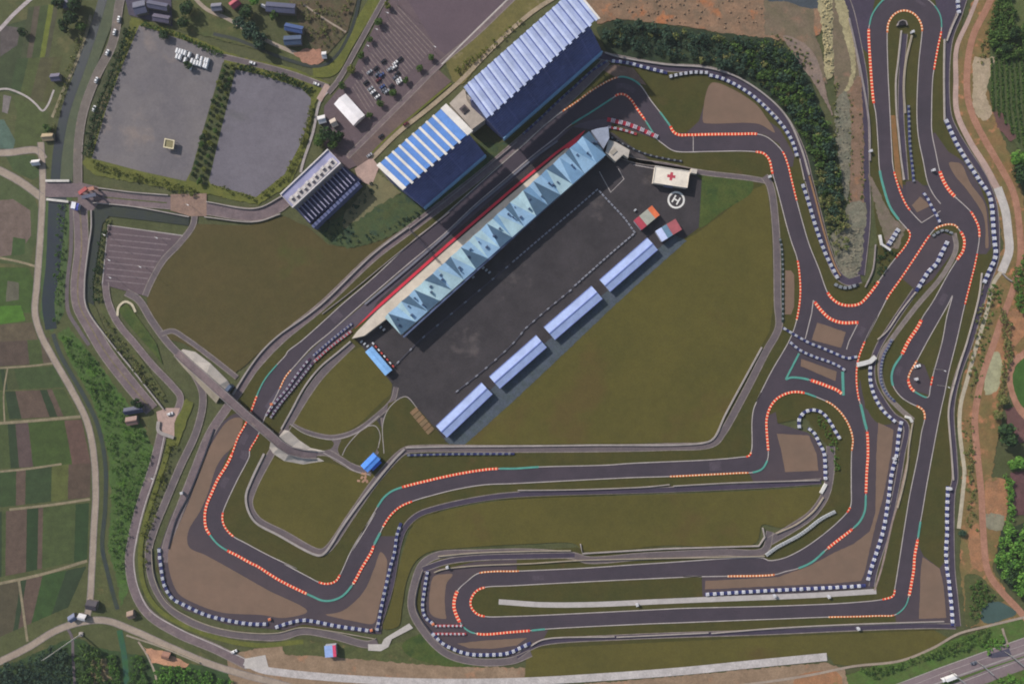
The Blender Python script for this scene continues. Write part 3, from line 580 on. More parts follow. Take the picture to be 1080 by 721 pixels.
# east side: channel, earth track, scarred slope
sheet('scarred_slope', [(1030,-15),(1060,-15),(1046,40),(1040,90),(1052,130),(1075,190),(1085,240),(1090,360),(1060,420),(1046,500),(1056,560),(1046,600),(1085,660),(1085,665),(1020,660),(1012,600),(1014,480),(1008,430),(1018,390),(1040,310),(1058,260),(1050,205),(1010,130),(1008,60)], gmat('scarred_earth',(126,100,66),(108,98,60),big=11,amount=0.22,patch=((172,118,86),12,0.555)), 4)
sheet('scarred_slope', smooth([(1041,505),(1060,506),(1063,530),(1058,552),(1042,545),(1039,520)], True), M_dirto, 6)
sheet('scarred_slope', smooth([(1048,60),(1038,62),(1028,60),(1026,90),(1027,115),(1038,128),(1046,120),(1040,100)], True), gmat('pale_scree',(168,150,128),(150,136,112),big=7,amount=0.22), 6)
sheet('scarred_slope', smooth([(1056,345),(1063,330),(1078,320),(1085,300),(1085,345),(1066,372),(1058,400),(1048,420),(1046,390)], True), M_dirto, 6)
sheet('scarred_slope', smooth([(1022,560),(1030,552),(1036,585),(1040,600),(1028,600)], True), M_dirto, 6)
sheet('scarred_slope', smooth([(1042,372),(1054,372),(1052,410),(1040,416),(1038,396)], True), gmat('grey_scree',(160,158,126),(146,144,116),big=6,amount=0.2), 7)
sheet('scarred_slope', smooth([(1038,543),(1058,543),(1057,558),(1040,556)], True), gmat('grey_scree_dark',(134,130,110),(122,118,100),big=6,amount=0.2), 7)
ribbon('earth_track', [(1050,-12),(1040,10),(1027,36),(1021,62),(1020,98),(1025,120),(1037,145),(1055,176),(1069,204),(1075,240),(1076,272),(1068,306),(1056,338),(1048,362),(1038,390),(1031,418),(1028,442),(1031,482),(1035,522),(1037,563),(1042,602),(1055,622),(1070,638),(1085,655)], 7, M_track_dirt, 8)
ribbon('drain_channel', [(1034,-10),(1021,22),(1009,50),(1008,85),(1009,118),(1022,148),(1040,177),(1052,200)], [4,7], M_concp, 9)
ribbon('drain_channel', [(1052,198),(1060,222),(1063,245),(1064,265),(1056,287)], 9, M_conc, 10)
ribbon('drain_channel', [(1057,285),(1048,298),(1041,327),(1031,360),(1020,400),(1013,427),(1012,453),(1015,480),(1017,497),(1015,522),(1011,557)], 4.2, gmat('cream_concrete',(178,168,146),(164,154,136),big=7,amount=0.15), 10)
sheet('pond', smooth([(1036,640),(1052,634),(1072,646),(1060,652),(1044,657),(1036,655)], True), M_teal, 9)
sheet('wetland', smooth([(1018,606),(1032,606),(1046,620),(1060,632),(1036,640),(1032,656),(1020,660),(1018,630)], True), M_bank, 8)
# highway corner
sheet('shoulder_grass', [(890,712),(960,690),(1040,662),(1085,650),(1085,760),(890,760)], gmat('highway_grass',(74,104,44),(80,92,48),big=9,amount=0.25), 5)
HWm = gmat('highway_asphalt',(128,114,116),(118,104,108),big=20,amount=0.1)
sheet('road', [(938,725),(986,705),(1036,687),(1090,668),(1090,688),(1040,704),(975,726)], HWm, 9)
sheet('road', [(990,726),(1040,706),(1090,689),(1090,702),(1050,716),(1022,728)], HWm, 9)
ribbon('median_strip', [(960,730),(1030,705),(1090,684)], 1.5, M_concg, 11, sm=False)
ribbon('edge_line', [(940,723),(990,704),(1040,686),(1090,668.5)], 0.7, M_line, 11, sm=False)
ribbon('edge_line', [(1005,722),(1050,705),(1090,691)], 0.6, M_line, 11, sm=False)
ribbon('edge_line', [(950,727),(1000,707),(1040,693),(1090,676)], 0.4, M_line, 11, sm=False)
sheet('road_shadow', [(1041,690),(1064,683),(1067,691),(1046,693.5)], gmat('shadowed_asphalt',(74,72,88),(68,66,82),big=8), 12)  # overpass shadow on the carriageway, painted as a darker sheet
ribbon('footpath', [(1057,662),(1060,672),(1063,680)], 2.5, M_lane, 11)
# top: quarry ground and wood floor
sheet('dirt_yard', [(606,-15),(880,-15),(872,10),(866,34),(850,48),(820,42),(770,36),(705,26),(652,20),(630,26)], gmat('quarry_dirt',(136,108,86),(116,98,80),big=10,amount=0.26,patch=((160,106,72),16,0.57)), 4)
sheet('woodland_floor', [(628,30),(652,20),(700,26),(760,35),(815,41),(845,60),(868,120),(888,190),(895,240),(882,290),(860,235),(845,165),(806,104),(770,82),(700,68),(642,58)], M_wood, 5)
sheet('dirt_yard', [(806,-10),(878,-10),(872,40),(884,110),(893,180),(900,235),(912,236),(914,150),(906,70),(890,-10),(860,-10),(858,30),(868,60),(872,90),(850,70),(826,40),(806,36)], M_dirtg, 6)
sheet('dirt_yard', smooth([(806,-5),(862,-5),(864,8),(848,8),(830,2),(810,1)], True), gmat('shade_pool',(70,76,84),(62,70,76),big=8), 8)  # pool of shade laid over the earth as a dark bluish sheet
sheet('dirt_yard', smooth([(826,38),(845,44),(860,60),(872,100),(878,122),(868,104),(856,84),(840,62)], True), gmat('grey_rubble_track',(134,116,104),(120,106,98),big=6,amount=0.22), 8)
sheet('rubble_slope', smooth([(864,-5),(875,-5),(878,40),(878,80),(872,84),(868,40)], True), gmat('cream_boulders',(160,150,116),(142,134,102),big=5,amount=0.3,bump=0.6), 8)
sheet('rubble_slope', smooth([(880,-5),(890,0),(902,70),(898,90),(890,98),(898,75)], True), gmat('cream_boulders',(160,150,116)), 9)
sheet('rubble_slope', smooth([(882,106),(892,96),(896,110),(897,170),(893,212),(886,180)], True), M_riprap, 9)
sheet('dirt_yard', [(897,90),(908,80),(911,140),(911,214),(896,214)], gmat('pinkish_dirt',(126,102,86),(112,92,74),big=7,amount=0.24,patch=((138,104,80),9,0.58)), 8)
sheet('rubble_slope', smooth([(894,216),(912,214),(911,250),(906,286),(896,294),(888,288),(879,266),(876,248),(890,238)], True), M_riprap, 9)
sheet('dirt_yard', [(915,182),(921,190),(940,228),(955,240),(948,262),(936,262),(926,230)], gmat('marshal_gravel',(118,104,94),(104,98,80),big=6,amount=0.2), 9)
# vegetated ground on the right
sheet('plantation', [(1046,40),(1060,-10),(1090,-10),(1090,190),(1070,150),(1048,110),(1040,90)], gmat('plantation_ground',(74,84,50),(66,78,46),big=8,amount=.25), 5)
sheet('grassland', [(1052,-10),(1095,-10),(1095,14),(1074,30),(1050,34)], gmat('scrub_ground',(92,96,60),(72,86,46),big=8,amount=0.25), 6)
sheet('dirt_yard', [(1048,118),(1058,120),(1072,146),(1066,150),(1052,134)], M_dirtr, 6)
sheet('dirt_yard', [(1060,432),(1095,420),(1095,470),(1064,464)], M_dirtr, 6)
sheet('dirt_yard', [(1066,498),(1095,494),(1095,545),(1068,542)], gmat('maroon_earth',(98,68,70),(88,62,62),big=8), 6)
sheet('grassland', smooth([(1062,395),(1070,376),(1095,366),(1095,450),(1076,438),(1066,420)], True), M_track_dirt, 7)
sheet('grassland', smooth([(1068,397),(1074,382),(1095,374),(1095,440),(1078,428),(1070,412)], True), gmat('lawn_circle',(62,94,40),(58,86,38),big=9), 8)
sheet('grassland', [(1055,560),(1095,545),(1095,640),(1066,622),(1050,600)], M_wood, 6)
sheet('grassland', [(-20,712),(0,704),(66,676),(84,672),(96,680),(110,684),(146,690),(240,706),(250,740),(-20,740)], gmat('woodland_edge',(56,78,44),(48,66,38),big=10,amount=0.3), 4)

# kerbs: striped blocks along the traced edges
K = [ # edge, start, end, width, kind
 (E1,(240,580),(324,626),2.4,'r'),(E1,(324,626),(371,617),1.9,'t'),(E1,(221.5,563),(240,580),1.6,'t'),(E1,(221.5,563),(246,478),2.4,'r'),(E1,(246,478),(271.7,417),1.6,'r'),(E1,(271.7,417),(292,384),1.2,'t'),
 (E1,(593,117),(650,82),1.5,'o'),(E1,(652,81),(675,91),1.6,'t'),(E1,(695,119),(706,133),1.6,'t'),(E1,(706,133),(798,141.6),2.4,'r'),(E1,(825,160),(840,212),1.5,'r'),
 (E1,(873,309),(927,296),2.4,'r'),(E1,(944,272),(958,240),1.4,'r'),(E1,(947,231),(927,181),2.2,'t'),(E1,(921,108),(916,31),2.4,'r'),(E1,(916.5,27),(932,0),1.4,'t'),
 (E1,(984,8),(992,30),1.2,'t'),(E1,(992,33),(985,73),1.6,'r'),(E1,(991,182),(1007,207),3.0,'r'),(E1,(1024,224),(1033,250),1.9,'r'),(E1,(1030,267),(1017,322),1.4,'r'),
 (E1,(971,549),(967.5,567),1.9,'t'),(E1,(967.4,569),(959,627),2.5,'r'),(E1,(958,629),(945,647),1.2,'t'),(E1,(942,648),(873,650),1.4,'o'),
 (E1,(558,664),(502,668),2.2,'r'),(E1,(560,664),(575,662.5),1.8,'t'),(E1,(484,657),(481,622),3.0,'r'),(E1,(484,658),(500,667),1.4,'t'),(E1,(505,602.5),(548,601),1.4,'o'),
 (E1,(897,475),(869,424),1.5,'o'),(E1,(848,415),(810,475),2.1,'r'),(E1,(849,415),(860,418),1.6,'t'),(E1,(809,485),(793,498),1.7,'t'),(E1,(790,498),(706,502),1.5,'o'),(E1,(893,540),(897,533),1.6,'r'),
 (E1,(434,528),(404,555),1.7,'r'),(E1,(400,560),(396,573),2.2,'t'),(E1,(395,575),(372,615),2.3,'r'),
 (E2,(235.5,541),(246,565),1.7,'r'),(E2,(336,613),(359,605),1.8,'r'),(E2,(398,533),(424,514),1.8,'t'),(E2,(424,513.5),(525,493),2.2,'r'),(E2,(527,493.6),(568,492),1.8,'t'),(E2,(787,482),(792,477),1.6,'r'),
 (E2,(841,275),(840,338),1.6,'r'),(E2,(814,183),(797,160),2.0,'r'),(E2,(692,146),(682,127),1.4,'t'),(E2,(681,125),(648,102),1.9,'r'),(E2,(646,104),(604,131),1.5,'t'),(E2,(295,410),(308,392),1.2,'o'),(E2,(272,458),(263,476),1.2,'r'),
 (E3a,(936,35),(972,33),1.7,'o'),(E3a,(942,181),(960,222),1.6,'r'),
 (E4,(980,247),(936,315),1.6,'r'),(E4,(985,241.5),(1010,242),1.6,'o'),(E4,(1012,246),(1009.5,274),2.4,'r'),(E4,(971,337),(951,374),3.0,'r'),(E4,(950,376),(941,407),2.0,'t'),(E4,(966,428),(975,441),1.7,'o'),
 (E4,(912,360),(905,422),1.5,'r'),(E4,(906,426),(913,452),2.4,'t'),(E4,(913.5,455),(913,520),2.4,'r'),(E4,(913,522),(900,556),1.9,'t'),(E4,(899,557),(872,578),2.5,'r'),(E4,(870,580),(841,600),1.9,'t'),(E4,(817,605),(768,607),1.8,'o'),
 (E4,(931,631),(943,620),1.7,'r'),(E4,(511,649),(511,619),1.9,'r'),
 (EC,(967,381),(958,400),1.6,'o'),(EC,(957.5,400),(963.5,411),2.4,'r'),(EC,(965,412.5),(977,418),1.5,'t'),(EC,(981,407),(983.5,396),1.5,'r'),
 (ED[0],(858,319),(904,340),2.8,'r'),(ED[1],(829,400),(853,400.5),2.0,'t'),(ED[1],(855,401),(888,415),2.8,'r'),(ED[4],(837,384),(829,399),1.8,'t'),(ED[5],(888,392),(889,414),2.6,'t'),
]
def kerb(e, a, b, w, kind):
    P = subpath(e, a, b); R_ = resample(P, 0.25)
    N = normals2(R_); NSH[0] += 1; mb = MB(); z0, z1 = 21*LAYER, 21*LAYER+0.07+(NSH[0] % 9)*.005
    ph = {'r': (2.3, 1.2), 'o': (2.0, 1.3), 't': (999, 0)}[kind]; per = ph[0]+ph[1]
    s = 0.0
    for i in range(len(R_)-1):
        mi = 0 if (s % per) < ph[0] else 1
        q = [W((R_[i][0]+N[i].x*w/2, R_[i][1]+N[i].y*w/2)), W((R_[i][0]-N[i].x*w/2, R_[i][1]-N[i].y*w/2)), W((R_[i+1][0]-N[i+1].x*w/2, R_[i+1][1]-N[i+1].y*w/2)), W((R_[i+1][0]+N[i+1].x*w/2, R_[i+1][1]+N[i+1].y*w/2))]
        if (q[1]-q[0]).cross(q[2]-q[0]).z < 0: q = q[::-1]
        mb.add([(v.x, v.y, z1) for v in q], [(0,1,2,3)], mi); s += 0.25
    o = mb.build('kerb', [{'r': M_kred, 'o': M_korn, 't': M_teal_k}[kind], M_kwht]); o['kind'] = 'structure'
for k_ in K: kerb(k_[0], k_[1], k_[2], k_[3]*1.15, k_[4])
# ---------- tyre barriers ----------
T_navy = pmat('navy_tyre_wrap', (60,67,124), rough=0.6); T_white = pmat('white_tyre_wrap', (214,216,224), rough=0.6, amount=0.12)
T_red = pmat('red_tyre_wrap', (190,70,80), rough=0.6); T_dark = pmat('dark_tyre', (44,46,62), rough=0.7); T_grey = pmat('grey_tyre_wrap', (150,156,164), rough=0.7)
T_plum = pmat('plum_tyre_wrap', (96,58,96), rough=0.6)
def stack_mesh(lx, wy, h, nx, ny, mat):
    mb = MB(); r = min(lx/nx, wy/ny)/2*0.98
    for i in range(nx):
        for j in range(ny):
            c = ((i+0.5)/nx*lx-lx/2, (j+0.5)/ny*wy-wy/2)
            mb.cyl(c, r, 0.0, h, 8, mi=0, hole=0.5)
    me = bpy.data.meshes.new('white_stack'); me.from_pydata(mb.v, [], mb.f); me.materials.append(mat); me.update(); return me
STK = {}
def tyre_barrier(P, label, body=None, stack=None, w=2.0, h=1.15, per=6.9, sl=2.5, ph=0.5, name='tyre_barrier', cat='tyre barrier', sname='white_stack', group='tyre barriers round the circuit'):
    body = body or T_navy; stack = stack or T_white
    w *= 1.12; P = smooth(P, False, 1.5); base = W(P[0])
    root = thing(name, label, cat, base, group)
    mb = MB(); k = 0
    n = max(2, int(w/0.8)); step = (w/n)/S*1.0
    for (x, y, a) in resample(P, step):
        c = W((x, y)); nn = Vector((-math.sin(a), math.cos(a), 0))
        for j in range(n):
            q = c+nn*((j+0.5)/n*w-w/2); mb.cyl((q.x, q.y), w/n/2, 0.25, h-0.12+0.02*random.random(), 6, hole=0.45)
    mb.build(sname.split('_')[0].replace('white', 'navy') and 'tyre_row', body, root)
    key = (sl, w, h, stack.name)
    if key not in STK: STK[key] = stack_mesh(sl*.92, w*1.0, h+0.12, 3, max(2, int(w/0.7)), stack)
    for (x, y, a) in resample(P, per/1.0*1.0 if False else per)[0:100]:
        pass
    pts = resample(P, 0.2); L = len(pts); i = int(ph*per/2/0.2)
    m = 0
    while i < L and m < 100:
        x, y, a = pts[i]; c = W((x, y))
        o = bpy.data.objects.new(sname, STK[key]); COL.objects.link(o); o.parent = root
        o.location = (c.x-base.x, c.y-base.y, 0.25); o.rotation_euler = (0, 0, a+random.uniform(-.05, .05)); i += int(per/0.2); m += 1
    return root
TB = tyre_barrier
TB(z6(480,60,[(430,490),(540,390),(650,285),(750,195),(860,95),(960,30)]), 'dim tyre barrier in shade along the foot of the big pale grandstand', per=6.6, sl=1.8, w=1.5, stack=T_grey)
TB([(645,65),(662,67),(677,71),(693,75),(704,77.5)], 'tyre barrier bending round the outside of the first corner, below the wood', per=7.5, sl=2.3)
TB([(706,81.5),(717,79),(732,77),(745,77.3)], 'short humped tyre barrier above the flat mown triangle', per=5.5, sl=2.3, body=T_dark)
TB([(748,80),(760,83),(777,91),(795,103),(815,122),(827,136),(836,152),(840,165)], 'tyre barrier curving down around the upper gravel bed beside the wood', per=6.6)
TB([(846,195),(852,213),(859,237),(862,246),(871,270),(882,292)], 'white dashed tyre barrier running down to the pointed rubble slope', per=6.8, sl=2.9)
TB([(880,300),(887,303),(893,303.5),(905,300)], 'short dull grey tyre barrier across the tip of the rubble slope', body=T_dark, stack=T_grey, per=5)
TB([(822,252),(824,262),(825,290),(825,340)], 'thin dark green looking tyre barrier beside the small upright gravel strip', body=pmat('green_black_tyre',(48,66,62)), stack=T_grey, w=1.3, per=5.2, sl=1.5)
TB([(826,346),(836,352),(852,361),(867,367),(880,372.5),(893,377.5),(903,376)], 'upper of two navy barriers crossing the asphalt between the small gravel beds', per=6.8, sl=2.3, w=1.7)
TB([(833,361),(843,369),(858,376),(873,381),(884,386),(890,390)], 'lower of two navy barriers crossing the asphalt between the small gravel beds', per=6.2, sl=2.3, w=1.7)
TB(z6(780,360,[(375,545),(375,490),(410,445),(465,432),(520,450),(570,510),(610,580),(632,615)]), 'hook shaped blue and white tyre barrier inside the teardrop bend', per=6.8, sl=2.5)
TB(z6(780,360,[(435,550),(470,580),(500,640),(530,700)])+[(869.5,486),(870,504)], 'blue and white tyre barrier at the edge of the square gravel bed', per=6.2, sl=2.4)
TB([(917,386),(917.5,403),(922,418),(930,432),(944,445)], 'blue and white tyre barrier curving down from the white walkway', per=6.4, sl=2.4)
TB([(940,358),(936,366),(932,373),(928.5,388),(929,403),(935,415),(943,423)], 'grey and navy scalloped tyre barrier inside the tight lower right corner', stack=T_grey, per=3.6, sl=1.6, w=1.5)
TB([(950,444),(947,460),(945,478),(940,498),(936,528),(931,558),(920,593),(917,602),(914.5,612)], 'long straight blue and white tyre barrier beside the narrow gravel wedge', per=7.0, sl=2.6)
TB([(744,626),(800,622.5),(850,620),(900,617.5),(912,616.5)], 'long level blue and white tyre barrier above the pale concrete strip', per=7.7, sl=2.8)
TB([(1009,-4),(1009.5,6),(1010.5,14)], 'white topped tyre barrier at the upper edge beside the top hairpin', per=5.5, sl=2.4)
TB([(996.7,127),(1002,139),(1008,152),(1020,172),(1033,192),(1042,205),(1045,217),(1046.7,240),(1048,255),(1049,270),(1042,287),(1037,298)], 'longest blue and white tyre barrier sweeping round the eastern bend by the drain channel', per=6.9, sl=2.9, w=2.3)
TB([(999,513),(998,540),(998,563),(997,580),(998,600),(1000,612),(1001,622),(1003,642),(1004,659)], 'upright blue and white tyre barrier beside the lower right gravel bed', per=7.0, sl=2.6)
TB(z6(900,240,[(590,90),(550,170),(520,230),(470,280),(395,400)]), 'slanting blue and white tyre barrier inside the eastern hairpin', per=6.8, sl=3.0, w=2.3)
TB([(983,249),(988,245.5),(995,243),(1003,246)], 'tiny curved dark tyre barrier at the tip of the eastern hairpin', body=T_dark, stack=T_grey, per=5, w=1.5)
TB([(957.5,112),(959,153),(961.7,178),(963,192)], 'faint bluish tyre barrier inside the long upper loop', stack=T_grey, per=5.2, w=1.4, sl=1.7)
TB(z6(900,120,[(440,505),(460,530),(480,570),(520,640),(545,695)]), 'tyre barrier crossing the paved gap beside the little square of gravel', per=6.5, sl=2.2, w=1.7)
TB(z6(900,240,[(280,12),(250,60),(215,115)]), 'stubby blue and white tyre barrier by the earthy corner plot', per=5.2, sl=2.6, w=2.6)
TB([(168.5,578),(169,585),(170,593),(171,601),(174,616),(182.5,630),(197,638),(218,647.5),(240,653),(265,657),(283,657)], 'blue and white tyre barrier wrapped round the big western gravel bed', per=7.4, sl=2.7)
TB([(291,660.5),(305,656),(320,653),(335,655),(355,659),(393,664.5)], 'blue and white tyre barrier below the southernmost bend at bottom left', per=7.5, sl=2.7)
TB([(398,664),(402,642),(407,618),(413,593),(416,583),(419,563),(423,551)], 'navy tyre barrier with small white stacks right of the pointed gravel bed', per=6.4, sl=1.9)
TB([(451,602),(448,620),(446,640),(449,650),(456,656)], 'tyre barrier on the west side of the lower left hairpin', per=5.8, sl=2.0)
TB([(456,667),(468,678),(482,685),(497,689),(516,689.5),(532,688.5),(541,686),(550,681.5),(560,677)], 'tyre barrier curving below the lower left hairpin', per=7.0, sl=2.6)
TB([(459,659),(489,659)], 'upper of two red and white barrier rows beside the lower left hairpin', body=T_red, per=4.6, sl=1.7, w=1.3, group=None)
TB([(457,667.4),(492,667.6)], 'lower of two red and white barrier rows beside the lower left hairpin', body=T_red, per=4.6, sl=1.7, w=1.3, group=None)
TB([(430,479.5),(470,478.5),(543,478)], 'level dark tyre barrier between the four long sheds and the back straight', stack=T_grey, per=6.7, sl=2.0, w=1.4)
TB([(281,438),(290,425),(303,410),(315,393),(327,378)], 'red and white outer barrier row at the pit entry', body=T_plum, per=5.0, sl=1.9, w=1.5, group='pit entry barrier rows')
TB([(331,375),(348,360),(372,341)], 'blue and white barrier row carrying on toward the pit lane', per=4.2, sl=1.5, w=1.5, group='pit entry barrier rows')
TB([(286,440),(296.7,425),(313,405),(330,383)], 'plum and white inner barrier row at the pit entry', body=T_plum, per=4.0, sl=1.6, w=1.5, group='pit entry barrier rows')
TB([(332,381),(348,366.7),(371,349)], 'bright red and white inner barrier row next to the terrace end', body=T_red, per=4.0, sl=1.7, w=1.6, group='pit entry barrier rows')
TB([(641,126.5),(660,131),(676,137),(692,144.5)], 'wide red and white barrier dividing the pit exit from the track', body=pmat('bright_red_block',(206,52,76)), per=8.2, sl=3.6, w=2.7, ph=1.4, sname='white_block', group=None)
TB([(641,134.5),(655,137),(671,142)], 'narrow red and white barrier on the inner side of the pit exit', body=T_red, per=6.2, sl=2.4, w=1.6, group=None)
TB([(644,145),(658,153),(680,162.5),(700,167.5),(719,170.5)], 'dark dashed tyre barrier between the pit exit grass and the white medical centre', body=T_dark, stack=T_grey, w=1.2, per=6.4, sl=1.6)
TB([(808,584.5),(818,577),(830,570.5),(842,564),(852,557),(862,549),(868,545),(880,539)], 'pale saw toothed barrier of white tyre stacks under the east road bend', stack=pmat('pale_stack',(176,180,184)), body=T_grey, per=3.1, sl=2.0, w=2.0)
def panel_fence(P, label, **k):
    return TB(P, label, body=pmat('fence_dark_base',(88,86,98)), stack=pmat('pale_fence_panel',(186,190,202)), name='panel_barrier', cat='barrier', sname='white_panel', group='panel barriers round the paddock', w=1.0, h=1.0, sl=2.5, per=k.get('per', 5.4))
panel_fence([(630,200),(600,226),(568,253),(540,277)], 'dashed white barrier between the pit building and the paddock tarmac', per=5.0)
panel_fence([(632,202),(645,216),(658,230),(669,245)], 'dashed white barrier closing the north east end of the paddock', per=4.7)
panel_fence([(668,247),(640,271),(612,296),(604,303)], 'dashed white barrier in front of the north easternmost long shed', per=5.0)
panel_fence([(603,305),(575,328),(552,348)], 'sparse white barrier in front of the second long shed from the red shed', per=10)
panel_fence([(552,349),(540,363),(510,390),(480,414)], 'thin pale barrier before the two lower long sheds', per=13)
panel_fence([(538,279),(500,311),(470,336),(445,357),(415,387)], 'thin grey barrier along the shaded lower edge of the pit building yard', per=19)

# ---------- walls and rails ----------
C_wall = pmat('weathered_wall_concrete', (158,150,146), rough=0.85, amount=0.12); C_walld = pmat('dull_wall_concrete', (136,128,128), rough=0.85, amount=0.14); C_rail = pmat('galvanised_rail', (164,162,160), rough=0.45, metal=0.4)
C_wallp = pmat('cream_wall_concrete', (152,142,126), rough=0.85, amount=0.12)
def wall(P, label, w=0.8, h=1.1, m=None, name='barrier_wall', cat='wall', sharp=False):
    w *= 0.85; P = P if sharp else smooth(P, False, 2.5); base = W(P[0]); o = thing(name, label, cat, base)
    q = [W(p) for p in P]; mb = MB(); mb.wallstrip([(v.x, v.y) for v in q], w, 0.0, h)
    mb.build('wall', m or C_wall, o); mb = MB(); mb.wallstrip([(v.x, v.y) for v in q], w*1.25, h, h+0.12); mb.build('coping', m or C_wall, o)
    return o
def rail(P, label, m=None, w=0.55): 
    P = smooth(P, False, 2.5); base = W(P[0]); o = thing('guard_rail', label, 'guard rail', base)
    q = [W(p) for p in P]; mb = MB(); mb.wallstrip([(v.x, v.y) for v in q], w, 0.45, 0.85); mb.build('rail', m or C_rail, o)
    mb = MB()
    for x, y, a in resample(P, 5.0): 
        c = W((x, y)); mb.box((c.x, c.y), (1, 0), 0.09, 0.09, 0.0, 0.75)
    s = mb.build('posts', T_dark, o); s['kind'] = 'stuff'; return o
wall([(246,416),(262,390),(277,370),(295,353),(318,337),(340,320),(395,267),(431,240)], 'pale concrete wall between the western turf and the main straight', 1.0)
wall([(432,241),(470,212),(508,181),(545,150)], 'dim bluish wall at the foot of the blue striped grandstand', 0.7, m=C_walld)
wall([(370,360),(357,371),(338,387),(322,407),(307,434),(297,452)], 'pale wall curving beside the oval turf patch near the pit entry', 1.1)
wall([(279,478),(266,505),(260,522),(262,537),(270,550),(293,563),(337,585),(343,582),(363,552),(385,522),(417,483),(427,473)], 'pale V shaped wall enclosing the south western infield turf', 1.5)
wall([(428,471.5),(470,470.5),(540,470),(620,469),(742,466.5),(752,462),(765,436),(803,366)], 'long pale wall edging the big infield turf along its south side', 1.1, m=C_wall)
wall([(546,516.5),(600,516),(680,513),(706,510.5)], 'thin rail wall above the middle service road, west part', 0.6, m=C_wall)
wall([(710,512),(775,508.5),(864,506)], 'thin rail wall above the middle service road, east part', 0.6)
wall([(462,586),(500,582.5),(560,580.5),(602,580)], 'pale low wall along the road above the lower left hairpin', 0.7, m=C_wallp)
wall([(458,603),(466,600),(500,596),(560,593.5),(606,590.5),(680,588.5),(806,586)], 'thin wall on the grass above the middle of the lower straight', 0.6, m=C_wallp)
wall([(612,573),(614,583),(700,578),(800,575),(806,566),(804,556)], 'pale wall stepping along the south edge of the middle turf', 0.9, sharp=True)
wall([(818,562),(840,552),(858,538),(868,524)], 'pale wall following the bend below the square gravel bed', 0.7, m=C_wallp)
wall([(560,680),(573,673.5),(648,670.5)], 'thin wall below the lower straight, west section', 0.6)
wall([(650,671),(747,666.5)], 'thin wall below the lower straight, middle section', 0.6)
wall([(750,667),(820,661.5),(900,657.5),(995,654.5)], 'thin wall below the lower straight, east section', 0.6)
wall([(950,33),(946.5,66),(944.3,85),(945,120),(947,140),(950,170),(953,190)], 'pale wall down the middle of the long upper loop', 0.9)
wall([(961,38),(954.5,67),(952.5,93),(954,120)], 'double pinkish wall down the right side of the upper loop grass', 1.2, m=C_wallp)
wall([(995.5,42),(995,80),(995.5,127)], 'straight pale wall right of the upper loop', 0.9)
wall([(1010.5,14),(1004,28),(998,44)], 'slanting pale wall at the upper right of the top hairpin', 0.7)
wall([(1035,288),(1032,312),(1020,358),(1009,393),(1000,432),(1001,455),(1003,478),(1005,506)], 'thin wall along the east side of the downhill straight', 0.7)
wall([(965,308),(948,330),(935,349),(925,358)], 'thin pale wall left of the slanting double road in the eastern island', 0.7)
wall([(962,445),(958,470),(956,492),(952,512),(946,535)], 'tan wall on the grass beside the downhill straight', 0.7, m=C_wallp)
wall([(638,56),(650,60),(700,68.5),(745,72),(775,81),(808,102),(830,125),(845,158),(853,185)], 'pale parapet between the wood and the first corner road', 1.0)
wall([(853,186),(860,212),(868,243),(880,280),(886,291)], 'rusty tan parapet along the wood above the rubble tip', 0.8, m=pmat('rusty_concrete',(150,118,88)))
wall([(843,168),(848,190)], 'short rail joining two tyre barriers at the wood bend', 0.5)
wall([(895,20),(903,55),(910,90),(916,130),(917,170)], 'dusty parapet left of the upper loop', 1.0, m=C_walld)
wall([(923,258),(920,285),(912,303)], 'thin greenish wall beside the blue shadowed slope', 0.6, m=C_walld)
wall([(927,248),(929,258),(938,264)], 'white L shaped block wall at the earthy corner plot', 1.6, sharp=True, h=1.6, m=pmat('white_block_wall',(214,212,210)))
wall([(1056,288),(1062,294),(1067,297)], 'short pale drain wall branching from the channel bend', 0.8)
wall([(97,222),(97,240),(94,262),(90,300),(92,324),(115,358),(140,389),(173,431)], 'pale parapet of the western ring road', 0.9, m=C_wall)
wall([(104,198.5),(140,203),(178,206)], 'north parapet of the entrance road west of the brick plaza', 0.7)
wall([(98,214),(140,218),(200,229)], 'south parapet of the entrance road above the moat', 0.7)
wall([(218,213),(270,220),(300,206)], 'north parapet of the entrance road east of the brick plaza', 0.7)
wall([(216,229),(270,234),(296,226)], 'south parapet of the entrance road above the western turf', 0.7)
wall([(49,191),(74,191)], 'north white parapet of the canal bridge', 1.6, m=pmat('white_parapet',(200,196,190)))
wall([(50,210.5),(73,213)], 'south white parapet of the canal bridge', 1.6, m=pmat('white_parapet',(200,196,190)))
wall([(134,669),(170,681),(211,698)], 'bright southern edge wall of the lane bridge', 0.8, m=C_wallp)
wall([(168,444),(168,454),(184,461)], 'pale bent wall at the end plaza of the ring road', 2.4, m=C_wall)
rail([(226,452),(216,480),(200,520),(186,548),(178,578)], 'dark rail above the western gravel bed', T_dark, 0.8)
rail([(446,602),(441,618),(439,640),(452,662),(472,680)], 'dark rail hugging the outer road of the lower left hairpin', T_dark, 0.6)
rail([(160,578),(163,608),(176,634),(200,650),(236,663),(290,667),(318,661),(345,664),(396,673)], 'long pale rail outside the western tyre barrier', C_wallp)
rail([(474,224),(420,267),(370,308),(340,331)], 'thin rail on the grass verge north of the main straight', C_walld)
wall([(385,321),(427,286),(467,251),(500,220),(530,195),(563,167),(588,149)], 'grey pit wall between the main straight and the pit lane', 1.4, m=pmat('pit_wall_grey',(108,110,122)))
